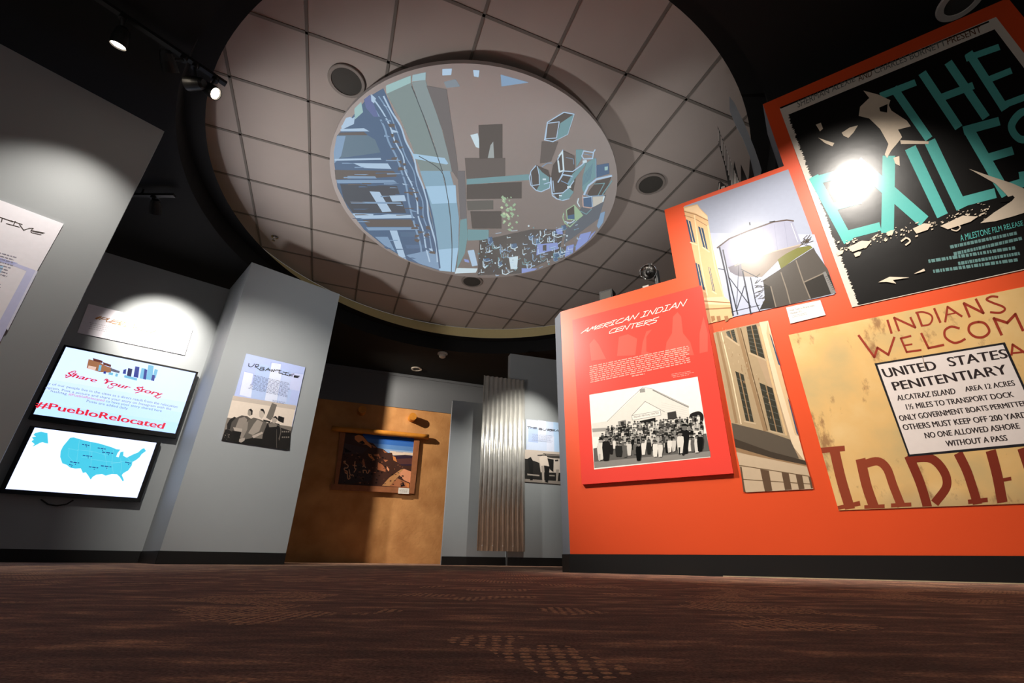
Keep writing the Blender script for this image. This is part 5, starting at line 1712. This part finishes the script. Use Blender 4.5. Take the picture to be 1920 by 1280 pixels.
# car at the left of the row
P2([(745, 150), (690, 200), (675, 260), (690, 340), (740, 390), (790, 405), (870, 370), (885, 280), (860, 200), (790, 170)], SHD2)
P2([(755, 160), (800, 215), (870, 265), (875, 365), (790, 405), (745, 390), (775, 340), (770, 240)], CARG)
L2([(740, 155), (695, 205), (678, 262), (692, 340), (742, 390), (790, 405), (872, 368), (884, 285)], 1.8)
L2([(755, 160), (772, 240), (775, 335), (700, 345)], 1.4); L2([(690, 215), (705, 335)], 1.3); L2([(820, 330), (880, 312)], 1.6); L2([(800, 165), (850, 130), (895, 128)], 1.2, BLU); L2([(812, 285), (832, 285)], 3.2, WHT)
# tall van and the saloon in front of it
P2([(1000, 5), (950, 90), (905, 150), (885, 270), (895, 400), (945, 470), (1000, 485), (1095, 420), (1120, 290), (1110, 60)], SHD2)
P2([(1010, 20), (1105, 60), (1110, 190), (1015, 212)], SHD)
P2([(1125, 0), (1195, 0), (1180, 90), (1130, 170)], CARG)
P2([(1090, 235), (1180, 150), (1225, 110), (1215, 150), (1100, 300), (1060, 360), (1040, 330)], CARG)
L2([(1000, 5), (952, 90), (960, 180), (972, 210)], 2.0); L2([(965, 60), (995, 20), (1008, 200), (968, 212), (955, 110)], 3.0, WHT)
L2([(1008, 205), (1095, 210), (1180, 150), (1222, 108)], 2.0); L2([(955, 310), (1000, 240), (1088, 255)], 2.4); L2([(955, 315), (985, 255), (1005, 212)], 1.8)
L2([(985, 300), (1050, 330), (1100, 255)], 1.4, BLU); L2([(1030, 75), (1100, 90), (1105, 140)], 1.0, BLU)
L2([(885, 270), (898, 425), (1000, 415)], 2.2); L2([(905, 300), (915, 405)], 1.4); L2([(900, 440), (942, 472), (1000, 486), (1060, 470)], 2.0)
P2([(995, 420), (1060, 370), (1105, 405), (1062, 468), (985, 486), (960, 462)], CARG); L2([(1000, 415), (1062, 362), (1105, 300)], 1.8); L2([(1048, 360), (1072, 358)], 3.6, WHT); L2([(968, 440), (985, 440)], 3.0, WHT); L2([(1198, 115), (1222, 112)], 4.5, WHT)
# large saloon at the right rim
P2([(1190, 260), (1225, 130), (1300, 80), (1318, 90), (1318, 262), (1252, 330), (1208, 425), (1186, 380)], CARG)
for i in range(9):
    L2([(1205 + i * 10, 230 - i * 12), (1190 + i * 9, 350 - i * 8)], 0.5, BLUD)
P2([(1325, 150), (1440, 130), (1446, 230), (1326, 268)], BLUD)
P2([(1250, 400), (1322, 305), (1465, 262), (1400, 425), (1335, 448), (1235, 440)], SHD2)
L2([(1466, 252), (1322, 284), (1245, 345), (1205, 430)], 3.4); L2([(1318, 85), (1320, 275)], 1.2, BLU); L2([(1300, 330), (1400, 322), (1335, 445)], 1.6, CARG); L2([(1470, 300), (1380, 430)], 2.0, CARG); L2([(1215, 430), (1260, 448), (1390, 440)], 1.6, BLU)
P2([(1400, 165), (1432, 160), (1430, 195), (1402, 200)], CYN)
# car at the top of the rim
L2([(1182, 60), (1200, 12), (1292, 28), (1310, 2)], 2.0); L2([(1182, 60), (1200, 90), (1285, 85), (1294, 30)], 2.0); L2([(1195, 40), (1285, 55)], 1.0, BLU)
# pale car and green car below
P2([(1288, 452), (1405, 446), (1388, 500), (1290, 552)], J(206, 204, 194)); P2([(1196, 462), (1276, 450), (1282, 550), (1200, 545)], BLUD)
L2([(1190, 440), (1195, 548), (1270, 560), (1284, 548)], 1.8, J(206, 178, 168)); L2([(1196, 462), (1278, 450), (1284, 548)], 1.6); L2([(1170, 590), (1225, 620), (1275, 570)], 1.6, CARG); L2([(1150, 470), (1140, 510), (1160, 545)], 2.0, WHT); L2([(1395, 450), (1385, 495)], 2.4, WHT)
P2([(1030, 580), (1112, 530), (1120, 672), (1035, 668)], SHD2); P2([(1112, 530), (1165, 590), (1195, 632), (1125, 690), (1118, 620)], GRN); P2([(1048, 632), (1110, 620), (1112, 670), (1046, 664)], BLUD)
L2([(1034, 580), (1110, 532)], 1.4, GRN); L2([(1034, 582), (1042, 668), (1118, 674), (1112, 535)], 1.8, GRN); L2([(1008, 612), (1000, 655), (1018, 702), (1068, 740), (1122, 690)], 2.0, GRN); L2([(1020, 690), (1070, 705), (1110, 680)], 1.4, WHT)
for pts, m in (([(1510, 940), (1530, 870), (1555, 860), (1545, 920), (1520, 955)], BLU), ([(1395, 1050), (1420, 985), (1480, 970), (1470, 1030), (1410, 1085)], VIO), ([(1480, 985), (1505, 965), (1490, 1015), (1475, 1030)], VIO), ([(1335, 1110), (1345, 1050), (1385, 1040), (1385, 1090)], VIO), ([(1180, 1100), (1185, 1040), (1240, 1035), (1295, 1030), (1300, 1065), (1240, 1080)], VIO), ([(1285, 960), (1320, 950), (1325, 985), (1295, 985)], VIO), ([(1100, 1170), (1185, 1172), (1180, 1190), (1100, 1198)], VIO), ([(1030, 1110), (1080, 1105), (1075, 1175), (1040, 1175)], WHT), ([(805, 1075), (840, 1070), (860, 1155), (830, 1160)], BLUL), ([(785, 1120), (810, 1125), (815, 1140), (790, 1135)], VIO)):
    ar.P(kd(pts), m)
ar.P(kd([(1215, 1045), (1235, 1042), (1235, 1075), (1215, 1075)]), SHD2)
for i in range(150):
    t = rg.random()
    x = 860 + rg.random() * 560; y = 1000 + rg.random() * 210 - (x - 860) * 0.32 * rg.random()
    if rg.random() < 0.55:
        w, h = rg.uniform(4, 34), rg.uniform(3, 26)
        if rg.random() < 0.5:
            ar.line(kd([(x, y), (x, y + h), (x + w, y + h - 3)]), rg.uniform(0.6, 1.4), rg.choice([BLUL, BLU, WHT]))
        else:
            ar.line(kd([(x, y), (x + w, y - h * 0.5)]), rg.uniform(0.5, 1.3), rg.choice([BLUL, BLU, WHT]))
    else:
        r = rg.uniform(1.5, 6)
        ar.P(kd([(x - r, y), (x, y - r), (x + r, y), (x, y + r)]), rg.choice([BLUL, WHT, CARG]))
ar.build('glowing_projection', pd)['label'] = 'bluish street scene with bridge and parked cars, its projected light given as glow'

# ================================================================== TRACK LIGHTS
LENS = mat('lit_lamp_lens', (255, 238, 214), rough=0.3, emit=14.0, noise=0.0)
LENSOFF = mat('unlit_lamp_face', (150, 136, 108), rough=0.3)


def track(p0, p1, label):
    p0 = Vector(p0); p1 = Vector(p1)
    e = empty('lighting_track', (p0 + p1) / 2, label, 'light track', 'lighting tracks')
    d = (p1 - p0).normalized(); s_ = Vector((-d.y, d.x, 0))
    b = MB(); b.box((p0 + p1) / 2 + Vector((0, 0, -0.012)), p1 - p0, s_ * 0.036, Vector((0, 0, 0.024)), BLACK_MET)
    b.build('rail', e)
    n_ = max(2, int((p1 - p0).length / 1.2) + 1)
    for i in range(n_):
        q = p0 + (p1 - p0) * ((i + 0.3) / n_)
        if (q - DC).to_2d().length < 2.95:
            continue
        b = MB(); b.cyl((q.x, q.y, p0.z), (q.x, q.y, CEIL_Z), 0.008, BLACK_MET, n=8); b.build('stem', e)
    return e


def head(att, pos, target, label, lit, watts=0, angle=50, blend=0.7, col=(1, 0.93, 0.84), r=0.045, L=0.13, size=0.03):
    """a can hung from the track at att; pos = centre of its front face"""
    att = Vector(att); pos = Vector(pos); target = Vector(target)
    d = (target - pos).normalized()
    e = empty('track_spotlight', att, label, 'spotlight', 'track spotlights')
    back = pos - d * L
    b = MB(); b.cyl(att, att - Vector((0, 0, 0.035)), 0.022, BLACK_MET); b.build('adapter', e)
    mid = pos - d * L * 0.55
    b = MB(); b.cyl(att - Vector((0, 0, 0.03)), mid, 0.009, BLACK_MET, n=10); b.build('arm', e)
    b = MB()
    b.lathe(back, d, [(0.0001, 0), (r * 0.6, 0.0), (r * 0.85, L * 0.15), (r, L * 0.5), (r * 1.05, L), (r * 0.93, L), (r * 0.85, L * 0.86), (0.0001, L * 0.86)], BLACK_MET, 28)
    hs = b.build('housing', e)
    b = MB(); b.lathe(back, d, [(r * 0.84, L * 0.93), (r * 0.5, L * 0.965), (0.0001, L * 0.975)], LENS if lit else LENSOFF, 24)
    b.build('lens', hs)['label'] = 'glowing lens' if lit else 'dark lens'
    if lit and watts:
        spot('beam', pos + d * 0.012, target, watts, angle, blend, col, size, e)
    return e


TRZ = 3.2
track((-3.55, 0.55, TRZ), (-2.127, 2.182, TRZ), 'long black lighting track over the near left wall')
tA = Vector((-2.505, 1.768, TRZ))
H3 = HPlane(3.0)
hA = H3.hit(221, 86)
head((-2.52, 1.72, TRZ - 0.02), hA, P_LF.hit(20, 640), 'lit spotlight at the left, aimed at the near left wall', True, 125, 74, 1.0)
hB = H3.hit(321, 136)
head((-2.30, 1.98, TRZ - 0.02), hB, P_PR.pt(0.55, 1.3), 'dark spotlight hanging between the two glowing heads, turned to the pier', True, 560, 54, 1.0)
hC = HPlane(3.03).hit(405, 176)
head((-2.17, 2.13, TRZ - 0.02), hC, P_OR.hit(1210, 690), 'lit spotlight at the free end of the track, facing the red text panel', True, 900, 50, 1.0)
hD = HPlane(3.05).hit(352, 157)
head((-2.255, 2.035, TRZ - 0.02), hD, hD + Vector((-1.0, 0.1, 0.1)), 'unlit spotlight with a pale face just behind the lit end spotlight', False)
track((-4.2, 3.33, TRZ), (-3.27, 3.33, TRZ), 'short black lighting track in front of the screens')
pE = HPlane(2.98).hit(295, 402)
head((-3.47, 3.33, TRZ - 0.02), pE + Vector((0, -0.02, 0)), P_RC.hit(300, 640), 'dark spotlight hanging from the short track, aimed at the title panel', True, 480, 46, 1.0)

# heads on a track outside the picture that light the red wall and the centre
track((-1.3, 1.0, TRZ), (2.3, 0.72, TRZ), 'black lighting track opposite the red wall')
head((0.55, 0.86, TRZ - 0.02), (0.56, 0.86, 3.04), P_OR.hit(1400, 620), 'lit spotlight aimed at the water tower print', True, 210, 66, 1.0)
head((1.62, 0.80, TRZ - 0.02), (1.60, 0.86, 3.04), P_OR.hit(1570, 470), 'lit spotlight aimed at the film poster', True, 170, 58, 1.0)

# a head hidden behind the pier with an added flag, raking the back wall
att = Vector((-3.3, 6.15, CEIL_Z))
lp = Vector((-3.3, 6.2, 3.02))
e = head(att, lp, (-1.3, 8.35, 0.9), 'spotlight with an added light-blocking flag behind the pier, raking the adobe wall', True, 520, 96, 0.5, (1, 0.88, 0.7), size=0.012)
qv = Vector((-2.24, 8.06, 0)) - Vector((lp.x, lp.y, 0)); qv.normalize()
sv = Vector((-qv.y, qv.x, 0))
c_ = Vector((lp.x, lp.y, 2.52)) + qv * 0.35 + sv * 0.4
b = MB(); b.box(c_, qv * 0.004, sv * 0.80, Vector((0, 0, 1.25)), BLACK_MET)  # unseen flag added to cut the shadow edge on the adobe
b.cyl(c_ + Vector((0, 0, 0.6)), c_ + Vector((0, 0, 0.74)), 0.008, BLACK_MET, n=8)
b.build('light_flag', e)
# a head on an arm from the top of the tall centre panel, hidden behind the red wall
at_ = P_CE.pt(0.95, 3.05, -0.06)
tip = Vector((0.92, 5.55, 3.04))
e = head(tip, (0.9, 5.53, 2.86), (0.16, 6.66, 1.55), 'spotlight on an arm from the tall centre panel, lighting the steel sheet', True, 240, 58, 1.0, (1, 0.95, 0.85))
b = MB(); b.cyl(at_ + Vector((0, 0, 0.01)), tip, 0.01, BLACK_MET, n=10); b.build('long_arm', e)
b = MB(); b.box(at_ + Vector((0, 0, 0.008)), P_CE.D * 0.08, P_CE.N * 0.08, Vector((0, 0, 0.016)), BLACK_MET); b.build('wall_plate', e)
# an unseen head added behind the pier to brighten the low centre panel
at_ = P_PR.pt(0.78, 2.9, -0.33)
e = head(at_, P_PR.pt(0.80, 2.82, -0.5), P_CL.pt(aC + 0.15, 1.0), 'added unseen spotlight behind the pier, throwing light on the low centre panel', True, 520, 34, 1.0, (1, 0.95, 0.88))
b = MB(); b.cyl(at_ + P_PR.N * 0.06, at_, 0.03, BLACK_MET); b.build('wall_plate', e)
